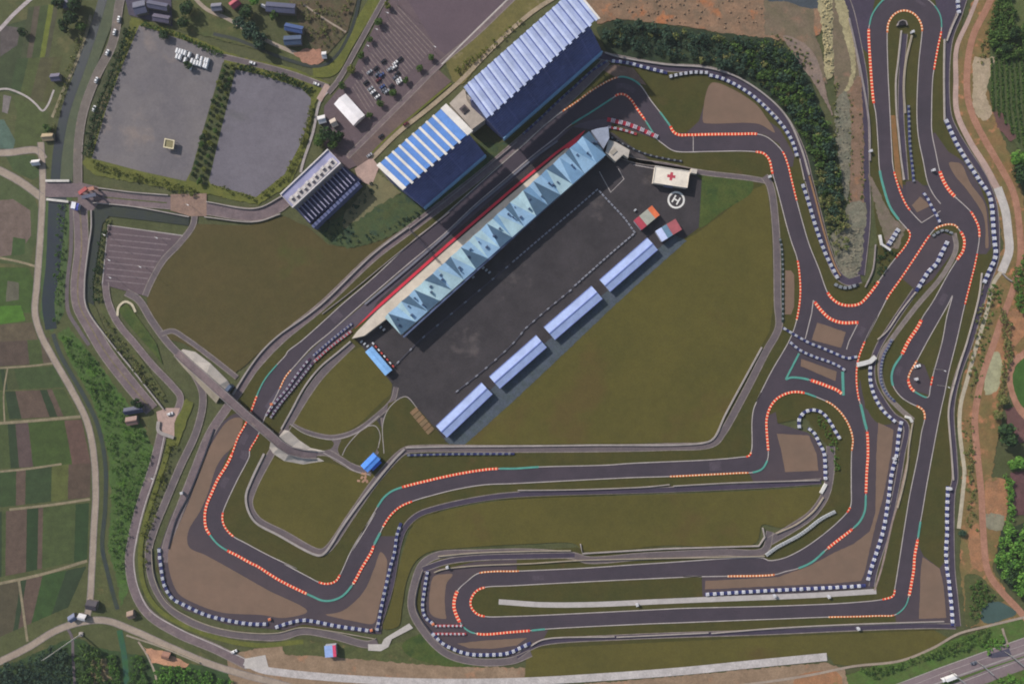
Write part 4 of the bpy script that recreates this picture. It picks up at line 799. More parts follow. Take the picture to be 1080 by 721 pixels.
# ---------- grandstands ----------
P_blue = pmat('roof_blue_sheet', (90,138,208), rough=0.55, amount=0.06); P_wht = pmat('roof_white_sheet', (216,212,206), rough=0.55, amount=0.05)
P_lav = pmat('roof_pale_blue_sheet', (158,171,208), rough=0.5, amount=0.06); P_gut = pmat('roof_gutter_blue', (84,100,160), rough=0.5)
P_lavr = pmat('roof_ridge_pale', (182,194,224), rough=0.5, amount=0.05)
P_navy = pmat('navy_seats', (110,116,162), rough=0.7, amount=0.14, size=2.5); P_conc = pmat('stand_concrete', (176,166,156), rough=0.85); P_sky = pmat('pale_blue_parapet', (132,176,214), rough=0.6)
def V2(v): return Vector((v.x, v.y))
def grandstand(label, BL, BR, FR, FL, QL, QR, n, style, zf=36.0, zb=33.0, endl=0.05, endr=0.08):
    bl, br, fr, fl = at(BL, zb), at(BR, zb), at(FR, zf), at(FL, zf); ql, qr = at(QL, 5.0), at(QR, 5.0)
    c = (bl+br+fr+fl)/4; root = thing('grandstand', label, 'grandstand', (c.x, c.y))
    u = (fr-fl).normalized(); dn = (fl-bl); dn.z = 0; dn.normalize()
    def pt(s, t, dz=0.0, ex=0.0):
        p = (bl.lerp(br, s)).lerp(fl.lerp(fr, s), t); return p+Vector((dn.x*ex, dn.y*ex, dz))
    def slab(s0, s1, z0, z1, ex0, ex1, arc=0.0, m=6):
        mb = MB(); top = []; 
        for k in range(m+1):
            s = s0+(s1-s0)*k/m; a = arc*(1-(2*k/m-1)**2)+(.10*(k % 2) if m > 10 else 0)
            top.append((pt(s, 0, z1+a, -ex0), pt(s, 1, z1+a, ex1), pt(s, 1, z0+a, ex1), pt(s, 0, z0+a, -ex0)))
        vs = [v for r in top for v in r]; fs = []
        for k in range(m):
            for q in range(4): fs.append((4*k+q, 4*k+(q+1) % 4, 4*(k+1)+(q+1) % 4, 4*(k+1)+q))
        fs += [(3, 2, 1, 0), (4*m, 4*m+1, 4*m+2, 4*m+3)]; mb.add(vs, fs); return mb
    if style == 'blue':
        slab(0, endl, -.5, 0.9, .3, .8).build('end_band', P_wht, root); slab(1-endr, 1, -.5, 0.9, .3, .8).build('end_band', P_wht, root)
        for i in range(n):
            w = (1-endl-endr)/n; s0 = endl+i*w
            slab(s0, s0+w*(0.70 if i < n-1 else 1.0), -.4, 0, 0, 0, 0.25, 20).build('roof_panel', P_blue, root)
            if i < n-1: slab(s0+w*0.70, s0+w, -.5, 0.7, .3, 1.5, 0.2).build('roof_ridge', P_wht, root)
    else:
        for i in range(n):
            w = 1.0/n; s0 = i*w
            slab(s0, s0+w*0.50, -.4, 0, 0, 0, 0.12, 16).build('roof_panel', P_lav, root)
            slab(s0+w*0.50, s0+w*0.66, -.5, -0.25, 0, 0).build('gutter', P_gut, root)
            slab(s0+w*0.66, s0+w, -.5, 0.3, 1*.2, 1.1, 0.12).build('roof_ridge', P_lavr, root)
        slab(1, 1.012, -.6, 0.8, .3, 1.7).build('end_band', P_wht, root)
    # stepped seating
    N = 22; A0, A1 = pt(0.0, 0.25), pt(1.0, 0.25); F0, F1 = ql, qr; zt = 25.0; mb = MB()
    A0 = Vector((A0.x, A0.y, 0)); A1 = Vector((A1.x, A1.y, 0)); F0 = Vector((F0.x, F0.y, 0)); F1 = Vector((F1.x, F1.y, 0))
    for k in range(N):
        z = zt+(6.0-zt)*(k/(N-1)); a, b = A0.lerp(F0, k/N), A1.lerp(F1, k/N); d, e = A0.lerp(F0, (k+1)/N), A1.lerp(F1, (k+1)/N)
        mb.hexa([(p.x, p.y, 0.0) for p in (d, e, b, a)], [(p.x, p.y, z) for p in (d, e, b, a)])
    mb.build('seating_bank', P_navy, root)
    for s in ((0.17, 0.36, 0.55, 0.74, 0.9) if style != 'blue' else (0.33, 0.66)):
        mb = MB(); w = 0.55; a = A0.lerp(A1, s); f = F0.lerp(F1, s)
        for k in range(N):
            z = zt+(6.0-zt)*(k/(N-1)); p, q = a.lerp(f, k/N), a.lerp(f, (k+1)/N)
            mb.hexa([(v.x+u.x*h_, v.y+u.y*h_, z-0.2) for v, h_ in ((q, -w), (q, w), (p, w), (p, -w))], [(v.x+u.x*h_, v.y+u.y*h_, z+0.06) for v, h_ in ((q, -w), (q, w), (p, w), (p, -w))])
        mb.build('aisle', pmat('aisle_blue_grey', (124,128,176)), root)
    mb = MB(); d0 = V2(F1-F0).normalized(); nn = Vector((dn.x, dn.y)); g = (V2(F0)+V2(F1))/2+nn*0.7
    mb.box(g, d0, (F1-F0).length/2, 0.45, 0.0, 6.6); mb.build('front_parapet', P_sky, root)
    B0, B1 = pt(0.0, 0.06), pt(1.0, 0.06); mb = MB(); mb.wallstrip([(B0.x, B0.y), (B1.x, B1.y)], 0.8, 0.0, 30.0); mb.build('back_wall', P_conc, root)
    mb = MB(); a, b = V2(A0), V2(A1); mb.prism([V2(B0), V2(B1), b, a], 0.0, 24.5); mb.build('concourse', P_conc, root)
    for i in range(0, n+1, 2):
        s = min(max(i/n, 0.01), 0.99); p = pt(s, 0.16); q = pt(s, 0.95, -0.6); r_ = pt(s, 0.10, -0.6); mb = MB()
        mb.box((p.x, p.y), (u.x, u.y), 0.4, 0.5, 24.4, zb-0.3); mb.tube((p.x, p.y, 28), q, 0.3, 6); mb.build('roof_truss', pmat('truss_white', (200,200,204)), root)
    return root
grandstand('smaller grandstand with a blue and white striped roof over navy seats', (397.5,175), (471,110), (498,137.5), (424,200), (446.5,219), (511.5,163), 9, 'blue')
grandstand('larger grandstand with a pale ribbed roof over a navy seating bank', (489,92), (605,-11), (630,19), (513,125), (530.5,145.5), (634.5,54), 17, 'pale')
# deck between the stands, with its stair well
c = at((489,117), 8); o = thing('stand_deck', 'tan paved deck with a dark stair well between the two big grandstands', 'deck', (c.x, c.y))
mb = MB(); pol = [at(p, 10) for p in ((474,109),(489,94),(512,126),(497,137),(496,134))]; mb.prism(pol, 0, 10); mb.build('deck_slab', P_conc, o)
mb = MB(); q = at((489.5,115.5), 10); mb.box((q.x, q.y), (1, .86), 2.6, 2.4, 10, 10.9); mb.build('stair_head', pmat('stair_dark', (84,74,78)), o)
mb = MB(); mb.box((q.x+.4, q.y-.4), (1, .86), 1.6, 1.5, 10.9, 10.96); mb.build('stair_opening', pmat('opening_black', (30,28,36)), o)

# ---------- pavilion with louvred terrace ----------
zc = 16.0
R0, R1, R2, R3 = [at(p, zc) for p in z6(280,120,[(95,510),(395,225),(475,310),(170,592)])]
c = (R0+R1+R2+R3)/4; pav = thing('pavilion', 'flat roofed pavilion with rows of roof units and a louvred dark glass terrace', 'building', (c.x, c.y))
u = V2(R1-R0).normalized(); v = Vector((u.y, -u.x)); L_ = (R1-R0).length; D_ = (R3-R0).length
mb = MB(); mb.prism([V2(p) for p in (R0, R1, R2, R3)], 0, zc-1.0); mb.build('wall', pmat('pavilion_wall', (150,146,150)), pav)
mb = MB(); mb.prism([V2(p) for p in (R0, R1, R2, R3)], zc-1.0, zc-0.6); mb.build('roof', pmat('pavilion_roof_lilac', (150,150,184), amount=0.06), pav)
mb = MB(); mb.wallstrip([(p.x, p.y) for p in (R0, R1, R2, R3)], 0.9, zc-0.6, zc+0.3, closed=True); mb.build('parapet', pmat('pavilion_parapet', (212,206,204)), pav)
mb = MB(); mid = lambda s, t: V2(R0)+u*(L_*s)+v*(D_*t)
mb.box(mid(.5, .72), u, L_*0.47, D_*0.22, zc-0.6, zc-0.3); mb.build('roof_deck', pmat('roof_deck_grey', (190,184,182)), pav)
for i in range(11):
    mb = MB(); p = mid(0.09+i*0.082, 0.58+0.10*(i % 2)); mb.box(p, u, 1.15, 1.0, zc-0.4, zc+1.0, bev=0.15); mb.build('roof_unit', pmat('roof_unit_white', (206,200,198)), pav)
    mb = MB(); p2 = p+v*2.0; mb.box(p2, u, 0.8, 0.5, zc-0.4, zc+0.4); mb.build('roof_vent', pmat('vent_dark', (88,80,92)), pav)
T0 = V2(R3)+v*0.6; T1 = V2(R2)+v*0.6; dT = 15.5
mb = MB(); mb.prism([T0, T1, T1+v*dT+u*2, T0+v*(dT-2)], 0, 7.0); mb.build('terrace_glass', pmat('dark_blue_glass', (44,50,88), rough=0.25), pav)
for i in range(15):
    mb = MB(); p = T0.lerp(T1, (i+0.5)/15.0)+v*(dT*0.46); mb.box(p, v, dT*0.45, 0.42, 10.6, 11.2, 0); mb.build('louvre', pmat('louvre_lilac', (140,138,164)), pav)
mb = MB(); p = T0.lerp(T1, 0.5)+v*(dT+1.2); mb.box(p, u, L_*0.5, 1.3, 0, 8.5); mb.build('terrace_balustrade', pmat('balustrade_blue', (92,100,140)), pav)

# ---------- pit building ----------
A, B, Cc, D = [V2(at(p, 11)) for p in ((405.5,334.5),(621.5,138),(639,163.5),(423,353))]
c = (A+B+Cc+D)/4; pit = thing('pit_building', 'long pit building with a folded blue and white triangular panel roof', 'pit building', c)
u = (B-A).normalized(); v = (D-A).normalized()
mb = MB(); mb.prism([A.lerp(D, .12), B.lerp(Cc, .12), B.lerp(Cc, .97), A.lerp(D, .97)], 0, 9.2); mb.build('wall', pmat('pit_wall_pale', (170,176,186)), pit)
facet_m = {'l': pmat('facet_light_blue', (148,184,214), rough=0.5, amount=0.06), 'w': pmat('facet_white', (172,202,212), rough=0.5, amount=0.06), 'd': pmat('facet_slate_blue', (76,104,128), rough=0.5, amount=0.08), 'b': pmat('facet_mid_blue', (118,156,190), rough=0.5, amount=0.06)}
nm = 17; seq = ['wdl','wld','ldw','wwd','lwl','dlw','wdl','wlw','ldw','bwl','dlw','wdb','ldl','bwd','lbl','dlb','lbd']
lo, hi, se = 10.2, 13.2, 11.0
for i in range(nm):
    P0 = A.lerp(B, i/nm); P5 = A.lerp(B, (i+.42+.16*((i*7) % 3-1)*.5)/nm); P1 = A.lerp(B, (i+1)/nm); Q0 = D.lerp(Cc, (i+.22)/nm if i else 0.0); Q1 = D.lerp(Cc, (i+1.22)/nm if i < nm-1 else 1.0)
    if i == 0: P0 = A
    for (p, zp), (q, zq), (r, zr), k in ((((P0, lo)), ((Q0, se)), ((P5, hi)), seq[i][0]), ((P5, hi), (Q0, se), (Q1, se+.6), seq[i][1]), ((P5, hi), (Q1, se), (P1, lo), seq[i][2])):
        t = [Vector((p.x, p.y, zp)), Vector((q.x, q.y, zq)), Vector((r.x, r.y, zr))]
        if (t[1]-t[0]).cross(t[2]-t[0]).z < 0: t = [t[0], t[2], t[1]]
        b = [x-Vector((0, 0, .35)) for x in t]; mb = MB(); mb.hexa(b, t); mb.build('roof_panel', facet_m[k], pit)
    for j in range(2):      # plant boxes and hatches on the roof
        s = random.random(); w_ = random.uniform(.25, .75); p = P0.lerp(P1, s).lerp(Q0.lerp(Q1, s), w_); mb = MB(); mb.box(p, u, random.uniform(.4, 1.1), random.uniform(.3, .6), 10.5, 13.0+random.random()*.5); mb.build('roof_unit', pmat('roof_hatch_slate', (70,88,118)), pit)
mb = MB(); g = (D+Cc)/2+v*0.5; mb.box(g, u, (Cc-D).length/2, 0.6, 8.6, 10.6); mb.build('eave_gutter', pmat('eave_slate', (84,98,132)), pit)
# terrace and red lane edge
TL = [at(p, 5) for p in ((371,357),(376,350),(398,327.5),(470,264),(540,204),(596,157.5),(606,153),(598,163),(545,212),(480,272),(405,338),(384,354))]
mb = MB(); mb.prism([V2(p) for p in TL], 0, 5.0); mb.build('terrace', pmat('terrace_cream', (206,194,178), amount=0.06), pit)
RL = [at(p, 5.2) for p in ((374,346.5),(398,322),(470,258),(540,198),(585,161),(600,150),(612,141),(617,137.5),(607,152),(602,156.5),(595,156.5),(587,162.3),(540.5,200.8),(470.3,261.5),(398.4,325.5))]
mb = MB(); mb.prism([V2(p) for p in RL], 4.2, 5.2); mb.build('red_canopy', pmat('canopy_red', (206,40,64), amount=0.05), pit)
mb = MB(); mb.prism([V2(at(p, 5)) for p in ((623,139),(629,137),(641,135),(642,147),(636,158))], 0, 8.0); mb.build('end_block', pmat('end_block_grey', (150,158,176)), pit)
c = at((650,158), 5); o = thing('annex', 'pale concrete annex with a notched corner at the east end of the pit building', 'building', (c.x, c.y))
mb = MB(); mb.prism([V2(at(p, 5)) for p in z6(600,60,[(250,525),(300,540),(385,590),(375,640),(345,618),(325,635),(295,662),(232,605)])], 0, 5); mb.build('wall', pmat('annex_stone', (190,182,172)), o)
mb = MB(); q = at((647,160), 5); mb.box((q.x, q.y), u, 2.4, 1.6, 5, 5.5); mb.build('roof_hatch', pmat('hatch_beige', (160,152,140)), o)

# ---------- sheds, huts ----------
def frame4(P, z):
    q = [V2(at(p, z)) for p in P]; c = sum(q, Vector((0, 0)))/4; a = ((q[1]-q[0])+(q[2]-q[3]))/2; b = ((q[3]-q[0])+(q[2]-q[1]))/2
    return c, a.normalized(), a.length/2, b.length/2
def gable_shed(P, label, hw, hr, roof, wallm, cat='shed', name='shed', strips=(), doors=0, group=None, vents=0):
    """P: roof corners in plan, first edge along the ridge"""
    c, u, hx, hy = frame4(P, hw); v = Vector((-u.y, u.x)); o = thing(name, label, cat, c, group)
    mb = MB(); mb.box(c, u, hx-.35, hy-.35, 0, hw-.12); mb.build('wall', wallm, o)
    X = lambda a, b, z: (c.x+u.x*a+v.x*b, c.y+u.y*a+v.y*b, z)
    for s in (-1, 1):
        mb = MB(); t = [X(-hx, 0.02*s, hr), X(hx, 0.02*s, hr), X(hx, s*hy, hw), X(-hx, s*hy, hw)]; b = [(x, y, z-.25) for x, y, z in t]
        if s > 0: t = t[::-1]; b = b[::-1]
        mb.hexa(b[::-1] if False else b, t); mb.build('roof', roof, o)
    mb = MB(); mb.box(c, u, hx+.05, 0.35, hr-.15, hr+.22); mb.build('ridge_cap', strips[0] if strips else roof, o)
    if strips:
        for s in (-1, 1): mb = MB(); kz = hr+(hw-hr)*.96; mb.box(c+v*(s*hy*.96), u, hx, 0.22, kz-.1, kz+.18); mb.build('eave_strip', strips[0], o)
    for s in (-1, 1):
        mb = MB(); mb.add([X(s*(hx-.4), -hy+.3, hw-.2), X(s*(hx-.4), hy-.3, hw-.2), X(s*(hx-.4), 0, hr-.2)], [(0, 1, 2), (2, 1, 0)] if False else [(0, 1, 2)]); mb.build('gable', wallm, o)
    for k in range(doors):
        mb = MB(); p = c+u*(hx*(-0.85+1.7*(k+.5)/doors))-v*(hy-.25); mb.box(p, u, hx*.8/doors, 0.12, 0.05, hw*.75); mb.build('door', pmat('shutter_grey', (120,124,138)), o)
    return o
SR = pmat('shed_roof_ice_blue', (166,184,228), rough=0.5, amount=0.05); SW = pmat('shed_wall_pale', (168,172,186)); SL = pmat('shed_roof_line', (120,134,196))
for P, lab in (([(632,295),(682.5,250.5),(693.7,263.7),(643.7,307.5)], 'long ice blue shed nearest the orange and red sheds'),
               ([(573.7,345),(623.7,300.7),(635.5,315.7),(585,358)], 'long ice blue shed second from the orange and red sheds'),
               ([(516,397),(565,353),(577,366.5),(527,409.5)], 'long ice blue shed third from the orange and red sheds'),
               ([(460,449),(507.5,402.5),(519.7,416),(471,461)], 'long ice blue shed farthest from the orange and red sheds, by the stacked boards')):
    gable_shed(P, lab, 4.0, 5.2, SR, SW, strips=(SL,), doors=6, group='four long paddock sheds')
gable_shed([(364.5,99),(385,121.5),(372.5,132.5),(352,109.5)], 'bright white marquee tent at the corner of the ribbed car park', 4.2, 5.8, pmat('tent_white', (244,240,242), amount=0.03), pmat('tent_wall', (214,212,216)), 'tent', 'marquee_tent')
gable_shed([(392,365),(414,390),(406,396),(385.5,371)], 'small sky blue roofed shed on the edge of the oval turf', 4.0, 4.6, pmat('sky_blue_roof', (134,186,240)), SW)
gable_shed([(380,491),(394,476.5),(401,484.5),(388,497.5)], 'bright blue roofed hut beside the V shaped wall', 4.5, 5.2, pmat('azure_roof', (84,148,240)), SW, name='hut', cat='hut')
c = at((396,490), 3); o = thing('lean_to', 'darker blue lean-to roof on the east side of the bright blue hut', 'shelter', (c.x, c.y)); mb = MB(); mb.box((c.x, c.y), (1, .95), 4.4, 1.9, 2.7, 3.0); mb.build('roof', pmat('deep_blue_roof', (48,104,214)), o)
for a in (-4, 4):
    for b in (-1.5, 1.5): mb = MB(); mb.cyl((c.x+a*.72-b*.69, c.y+a*.69+b*.72), .1, 0, 2.7, 6); mb.build('post', C_rail, o)
def tri_shed(P, label, h, cols, name='shed'):
    c, u, hx, hy = frame4(P, h); v = Vector((-u.y, u.x)); o = thing(name, label, 'shed', c)
    mb = MB(); mb.box(c, u, hx-.3, hy-.3, 0, h-.1); mb.build('wall', SW, o); x = -hx
    for w, col, dz in cols:
        L2 = hx*w; mb = MB(); p = c+u*(x+L2); mb.box(p, u, L2-.02, hy, h-.1+dz, h+.35+dz, bev=.12); mb.build('roof_panel', col, o); x += 2*L2
    return o
tri_shed([(668,233),(687.5,216.7),(696,226.7),(676.7,242.5)], 'shed with a roof of red, grey green and orange sections', 4.6, [(.30, pmat('brick_red_roof', (176,66,82)), 0), (.46, pmat('grey_green_roof', (166,168,156)), .25), (.24, pmat('orange_roof', (226,116,72)), 0)])
tri_shed([(690,244.5),(711.5,231.5),(720,241.5),(699,254.5)], 'smaller shed with white, teal and dull red roof sections', 4.0, [(.30, pmat('bluish_white_roof', (196,208,244)), .4), (.26, pmat('teal_grey_roof', (104,136,160)), 0), (.44, pmat('dull_red_roof', (170,92,98)), .2)])
# medical centre with the red cross
c, u, hx, hy = frame4([(690.5,175.5),(727,180),(725.5,199),(688.7,192.5)], 5.0); v = Vector((-u.y, u.x))
med = thing('medical_centre', 'flat white building with a red cross painted on its roof', 'building', c)
mb = MB(); mb.box(c, u, hx-.3, hy-.3, 0, 4.8); mb.build('wall', pmat('medical_wall', (206,198,186)), med)
mb = MB(); mb.box(c, u, hx, hy, 4.8, 5.2); mb.build('roof', pmat('medical_roof', (232,222,206), amount=0.05), med)
mb = MB(); q = [c+u*(a*hx*.985)+v*(b*hy*.97) for a, b in ((-1, -1), (1, -1), (1, 1), (-1, 1))]; mb.wallstrip([(p.x, p.y) for p in q], .4, 5.2, 5.6, closed=True); mb.build('parapet', pmat('medical_parapet', (222,214,204)), med)
mb = MB(); qc = V2(at((708,186), 5.2)); mb.prism([qc+u*(a*3.0)+v*(b*3.0) for a, b in ((-1,-.34),(-.34,-.34),(-.34,-1),(.34,-1),(.34,-.34),(1,-.34),(1,.34),(.34,.34),(.34,1),(-.34,1),(-.34,.34),(-1,.34))], 5.21, 5.26); mb.build('red_cross', pmat('cross_red', (186,70,84)), med)
mb = MB(); p = V2(at((732,180.5), 4)); mb.box(p, u, 2.2, 1.6, 0, 4.0); mb.build('side_block', pmat('medical_wall', (206,198,186)), med)
mb = MB(); p = V2(at((705,196), 4)); mb.box(p, u, 3.4, 1.0, 2.9, 3.2); mb.build('entrance_canopy', pmat('canopy_grey_blue', (120,124,148)), med)
# helipad
hc = W((713,211)); z = 19*LAYER+0.01
mb = MB(); n = 48
for i in range(n):
    a0, a1 = 2*math.pi*i/n, 2*math.pi*(i+1)/n; r0, r1 = 5.0, 6.4
    mb.add([(hc.x+r0*math.cos(a0), hc.y+r0*math.sin(a0), z), (hc.x+r1*math.cos(a0), hc.y+r1*math.sin(a0), z), (hc.x+r1*math.cos(a1), hc.y+r1*math.sin(a1), z), (hc.x+r0*math.cos(a1), hc.y+r0*math.sin(a1), z)], [(0, 1, 2, 3)])
ha = math.radians(-30); hu = Vector((math.cos(ha), math.sin(ha))); hv = Vector((-hu.y, hu.x))
for a, b, hx_, hy_ in ((-1.9, 0, .55, 2.9), (1.9, 0, .55, 2.9), (0, 0, 1.36, .5)):
    p = V2(hc)+hu*a+hv*b; mb.add([(p.x+hu.x*s*hx_+hv.x*t*hy_, p.y+hu.y*s*hx_+hv.y*t*hy_, z) for s, t in ((-1, -1), (1, -1), (1, 1), (-1, 1))], [(0, 1, 2, 3)])
mb.build('helipad_marking', M_white)['kind'] = 'structure'
for P in ([(632,181),(644,203),(658,189),(652,178)], [(668,174),(690,178)]): ribbon('painted_line', P, 0.8, M_line, 19, sm=False)

# ---------- overpass ----------
dk = [((187,372),.2),((200,384),1.6),((215,397),3.6),((228,409),5.6),((237,417),6.4),((260,438),6.6),((283,457),6.5),((295,468),6.0),((306,475),4.4),((320,478.5),2.2),((334,479.5),.5)]
c = at((260,438), 0); ovp = thing('overpass', 'grey road overpass on concrete ramps crossing the south west bend', 'bridge', (c.x, c.y))
q = [at(p, z) for p, z in dk]; Q2 = [(v_.x, v_.y) for v_ in q]; Nn = normals2(Q2)
def deckpart(name, m, o0, o1, dz0, dz1, rng_=None, ground=False):
    mb = MB(); idx = list(range(len(q)))[slice(*(rng_ or (0, None)))]; vs = []
    for i in idx:
        for o_, d_ in ((o0, dz0), (o1, dz0), (o1, dz1), (o0, dz1)):
            zz = q[i].z+d_ if not (ground and d_ == dz0) else 0.0
            vs.append((q[i].x+Nn[i].x*o_, q[i].y+Nn[i].y*o_, max(zz, 0.0)))
    fs = []
    for k in range(len(idx)-1):
        for e in range(4): fs.append((4*k+e, 4*k+(e+1) % 4, 4*k+4+(e+1) % 4, 4*k+4+e))
    n4 = 4*(len(idx)-1); fs += [(3, 2, 1, 0), (n4, n4+1, n4+2, n4+3)]; mb.add(vs, fs); return mb.build(name, m, ovp)
deckpart('deck', M_roadp, -2.7, 2.7, -.9, 0)
deckpart('parapet', C_walld, -3.2, -2.72, -.9, .9); deckpart('parapet', C_walld, 2.72, 3.2, -.9, .9)
deckpart('ramp', C_walld, -2.6, 2.6, -1, -.92, (0, 5), True); deckpart('ramp', C_walld, -2.6, 2.6, -1, -.92, (7, None), True)
for i in (5, 6): mb = MB(); mb.box((q[i].x, q[i].y), Nn[i], 2.2, .5, 0, q[i].z-.91); mb.build('pier', C_walld, ovp)
def slope(P, m, name='embankment'):
    mb = MB(); mb.add([at(p, z) for p, z in P], [tuple(range(len(P)))]); b = mb.build(name, m, ovp); return b
CS = pmat('slope_concrete', (176,168,160), amount=0.1)
def wedge(inner, outer, m):
    a = [at(p, z) for p, z in inner]; b = [at(p, z) for p, z in outer]; mb = MB(); n = len(a); fs = []
    for i in range(n-1): fs.append((i, i+1, n+i+1, n+i))
    mb.add(a+b, [f if (((a+b)[f[1]]-(a+b)[f[0]]).cross((a+b)[f[2]]-(a+b)[f[0]])).z > 0 else f[::-1] for f in fs]); mb.build('embankment', m, ovp)
wedge([((190,370),.4),((203,381),1.6),((218,394),3.6),((231,406),5.4),((239,413),6.0)], [((193,368),.3),((206,371),.3),((222,383),.3),((240,401),.3),((245,409),.3)], CS)
wedge([((184,374.5),.3),((197,387),1.6),((212,400),3.6),((225,412),5.4),((232,418),6.0)], [((183,375),.2),((192,386),.2),((207,402),.2),((222,419),.2),((228,425),.2)], C_wallp)
wedge([((292,462.5),6.0),((298,467),5.6),((307,472),4.2),((320,475.5),2.2),((336,477),.5)], [((300,453),.3),((305,454),.3),((316,464),.3),((328,472),.3),((344,475.5),.3)], CS)
wedge([((286,463),6.0),((295,471),5.6),((305,478),4.2),((320,482),2.0),((336,482.5),.5)], [((284,472),.3),((288,478),.3),((300,486),.3),((320,489.5),.3),((342,486),.3)], CS)
mb = MB(); p = at((241,410), 3); mb.box((p.x, p.y), (1, -.86), 1.2, 3.6, 0, 5.6); mb.build('abutment', pmat('abutment_blue_grey', (92,106,130)), ovp)
# start gantry
a, b = at((431.5,241), 7), at((463.5,277), 7); c = (a+b)/2; gan = thing('start_gantry', 'thin dark start gantry spanning the main straight', 'gantry', (c.x, c.y))
for s in (-.5, .5):
    d = (b-a).normalized(); nn = Vector((-d.y, d.x, 0))*s; mb = MB(); mb.tube(a+nn, b+nn, .16); mb.build('chord', T_dark, gan)
mb = MB()
for i in range(15):
    p = a.lerp(b, i/15); r_ = a.lerp(b, (i+1)/15); mb.tube(p+nn*(1 if i % 2 else -1), r_-nn*(1 if i % 2 else -1), .08, 4)
mb.build('bracing', T_dark, gan)
for p in (a, b): mb = MB(); mb.cyl((p.x, p.y), .3, 0, 7, 8); mb.build('post', C_rail, gan)
# walkway at the junction
c = at((913,381), 2.5); o = thing('walkway', 'short white walkway roof beside the junction barriers', 'walkway', (c.x, c.y))
mb = MB(); pp = [at(p, 2.6) for p in ((904,384.5),(911,383),(918,381),(923.5,376))]; mb.wallstrip([(p.x, p.y) for p in pp], 3.4, 2.3, 2.6); mb.build('roof', pmat('walkway_white', (206,204,200)), o)
for p in pp: mb = MB(); mb.cyl((p.x, p.y), .15, 0, 2.3, 6); mb.build('post', C_rail, o)
c = at((960,441), 2); o = thing('walkway', 'curved white slab at the lower end of the tight corner', 'walkway', (c.x, c.y))
mb = MB(); pp = [at(p, 1.2) for p in ((955,439),(960,440.5),(962.5,445))]; mb.wallstrip([(p.x, p.y) for p in pp], 1.9, 0, 1.2); mb.build('slab', pmat('walkway_white', (206,204,200)), o)
c = at((870,516), 2); o = thing('walkway', 'short slanted white slab below the square gravel bed', 'walkway', (c.x, c.y))
mb = MB(); pp = [at(p, 1.2) for p in ((871.5,510),(866,520))]; mb.wallstrip([(p.x, p.y) for p in pp], 2.2, 0, 1.2); mb.build('slab', pmat('walkway_white', (206,204,200)), o)
# road bridge kerbs, gate arch and guard hut
c = at((80,217), 3.2); o = gable_shed([(76.5,213),(83,214.5),(82,222),(75.5,220.5)], 'guard hut with a white and deep blue roof by the canal bridge', 3.2, 3.5, pmat('guard_blue', (58,72,170)), SW, name='guard_hut', cat='hut')
mb = MB(); q_ = at((77.5,216.5), 3.6); mb.box((q_.x, q_.y), (1, -.2), 1.6, 2.4, 3.56, 3.9); mb.build('roof_hatch', pmat('guard_white', (228,228,236)), o)
c = at((94,203), 6); o = thing('entrance_arch', 'red and slate entrance arch over the road by the canal bridge', 'arch', (c.x, c.y))
for a_, b_, m_, z_ in (((83,204),(91,198),pmat('arch_red',(170,72,72)),6),((88,201),(99,198),pmat('arch_brick',(168,112,92)),5.4),((86,208),(101,205),pmat('arch_slate',(70,76,100)),6.4)):
    p, r_ = at(a_, z_), at(b_, z_); mb = MB(); mb.wallstrip([(p.x, p.y), (r_.x, r_.y)], 2.6, z_-.8, z_); mb.build('beam', m_, o)
    for s_ in (p, r_): mb = MB(); mb.box((s_.x, s_.y), (1, 0), .5, .5, 0, z_-.8); mb.build('post', m_, o)
def house(P, label, h, roof, name='house', cat='house', hr=None): h *= .72; return gable_shed(P, label, h, hr or h+1.5, roof, pmat('house_wall', (112,106,102)), cat, name)
RS, RW, RB, RR_ = pmat('slate_roof', (74,78,104)), pmat('bleached_roof', (206,204,206)), pmat('blue_tin_roof', (60,84,134)), pmat('red_tile_roof', (168,64,82))
house([(139,3),(152,0),(156,13),(143,16)], 'slate roofed workshop at the top edge beside the ring road', 5, RS)
house([(156,0),(178,4),(176,12),(155,8)], 'long slate workshop above the pale lot with white vans', 5, pmat('slate_roof_b', (84,84,108)))
house([(162,14),(180,17),(178,25),(161,22)], 'low purple grey shed just above the gravel lot edge', 4, pmat('purple_grey_roof', (90,84,104)))
house([(241,3),(250,-3),(254,4),(246,11)], 'small house with a red roof at the top edge', 5, RR_)
house([(222,4),(233,3),(235,11),(224,12)], 'grey house left of the red roofed house', 5, pmat('grey_roof', (118,118,132)))
house([(281,2),(312,4),(311,15),(280,12)], 'dark blue roofed farmhouse near the small allotments', 6, RS)
house([(301,24),(320,28),(319,36),(300,32)], 'blue tin roofed house behind the reddish yard', 6, RB)
house([(299,38),(318,37),(318,47),(300,48)], 'weathered dark teal house closest to the reddish yard', 5, pmat('teal_roof', (62,80,108)))
house([(277,4),(292,11),(290,14),(275,7)], 'narrow white roofed outhouse beside the farmhouse', 3.5, RW)
house([(334,123),(342,121),(345,129),(337,131)], 'small white roofed building between the two footpaths near the tent', 4, RW)
house([(347,127),(353,124),(357,132),(351,135)], 'little beige roofed building beside the white roofed one', 3.5, pmat('beige_roof', (186,172,160)))
house([(63,1),(76,-2),(78,7),(66,9)], 'dark farm building among trees at the top left', 5, RS)
house([(53,78),(63,77),(64,85),(54,86)], 'small purple slate shed beside the canal path', 4, pmat('purple_slate', (92,88,112)))
house([(44,141),(56,140),(57,148),(45,149)], 'tiny ochre hut at the canal bend', 3, pmat('ochre_roof', (160,140,108)))
house([(339,55),(344,54),(345,62),(340,62)], 'white topped cabin on the reddish yard', 3.4, RW)
house([(33,169),(42,168),(43,174),(34,175)], 'white and dark tank hut on the green by the canal lane', 3, RW)
house([(83,646),(91,648),(90,655),(82,653)], 'white shack at the lane junction in the south west', 3.5, RW)
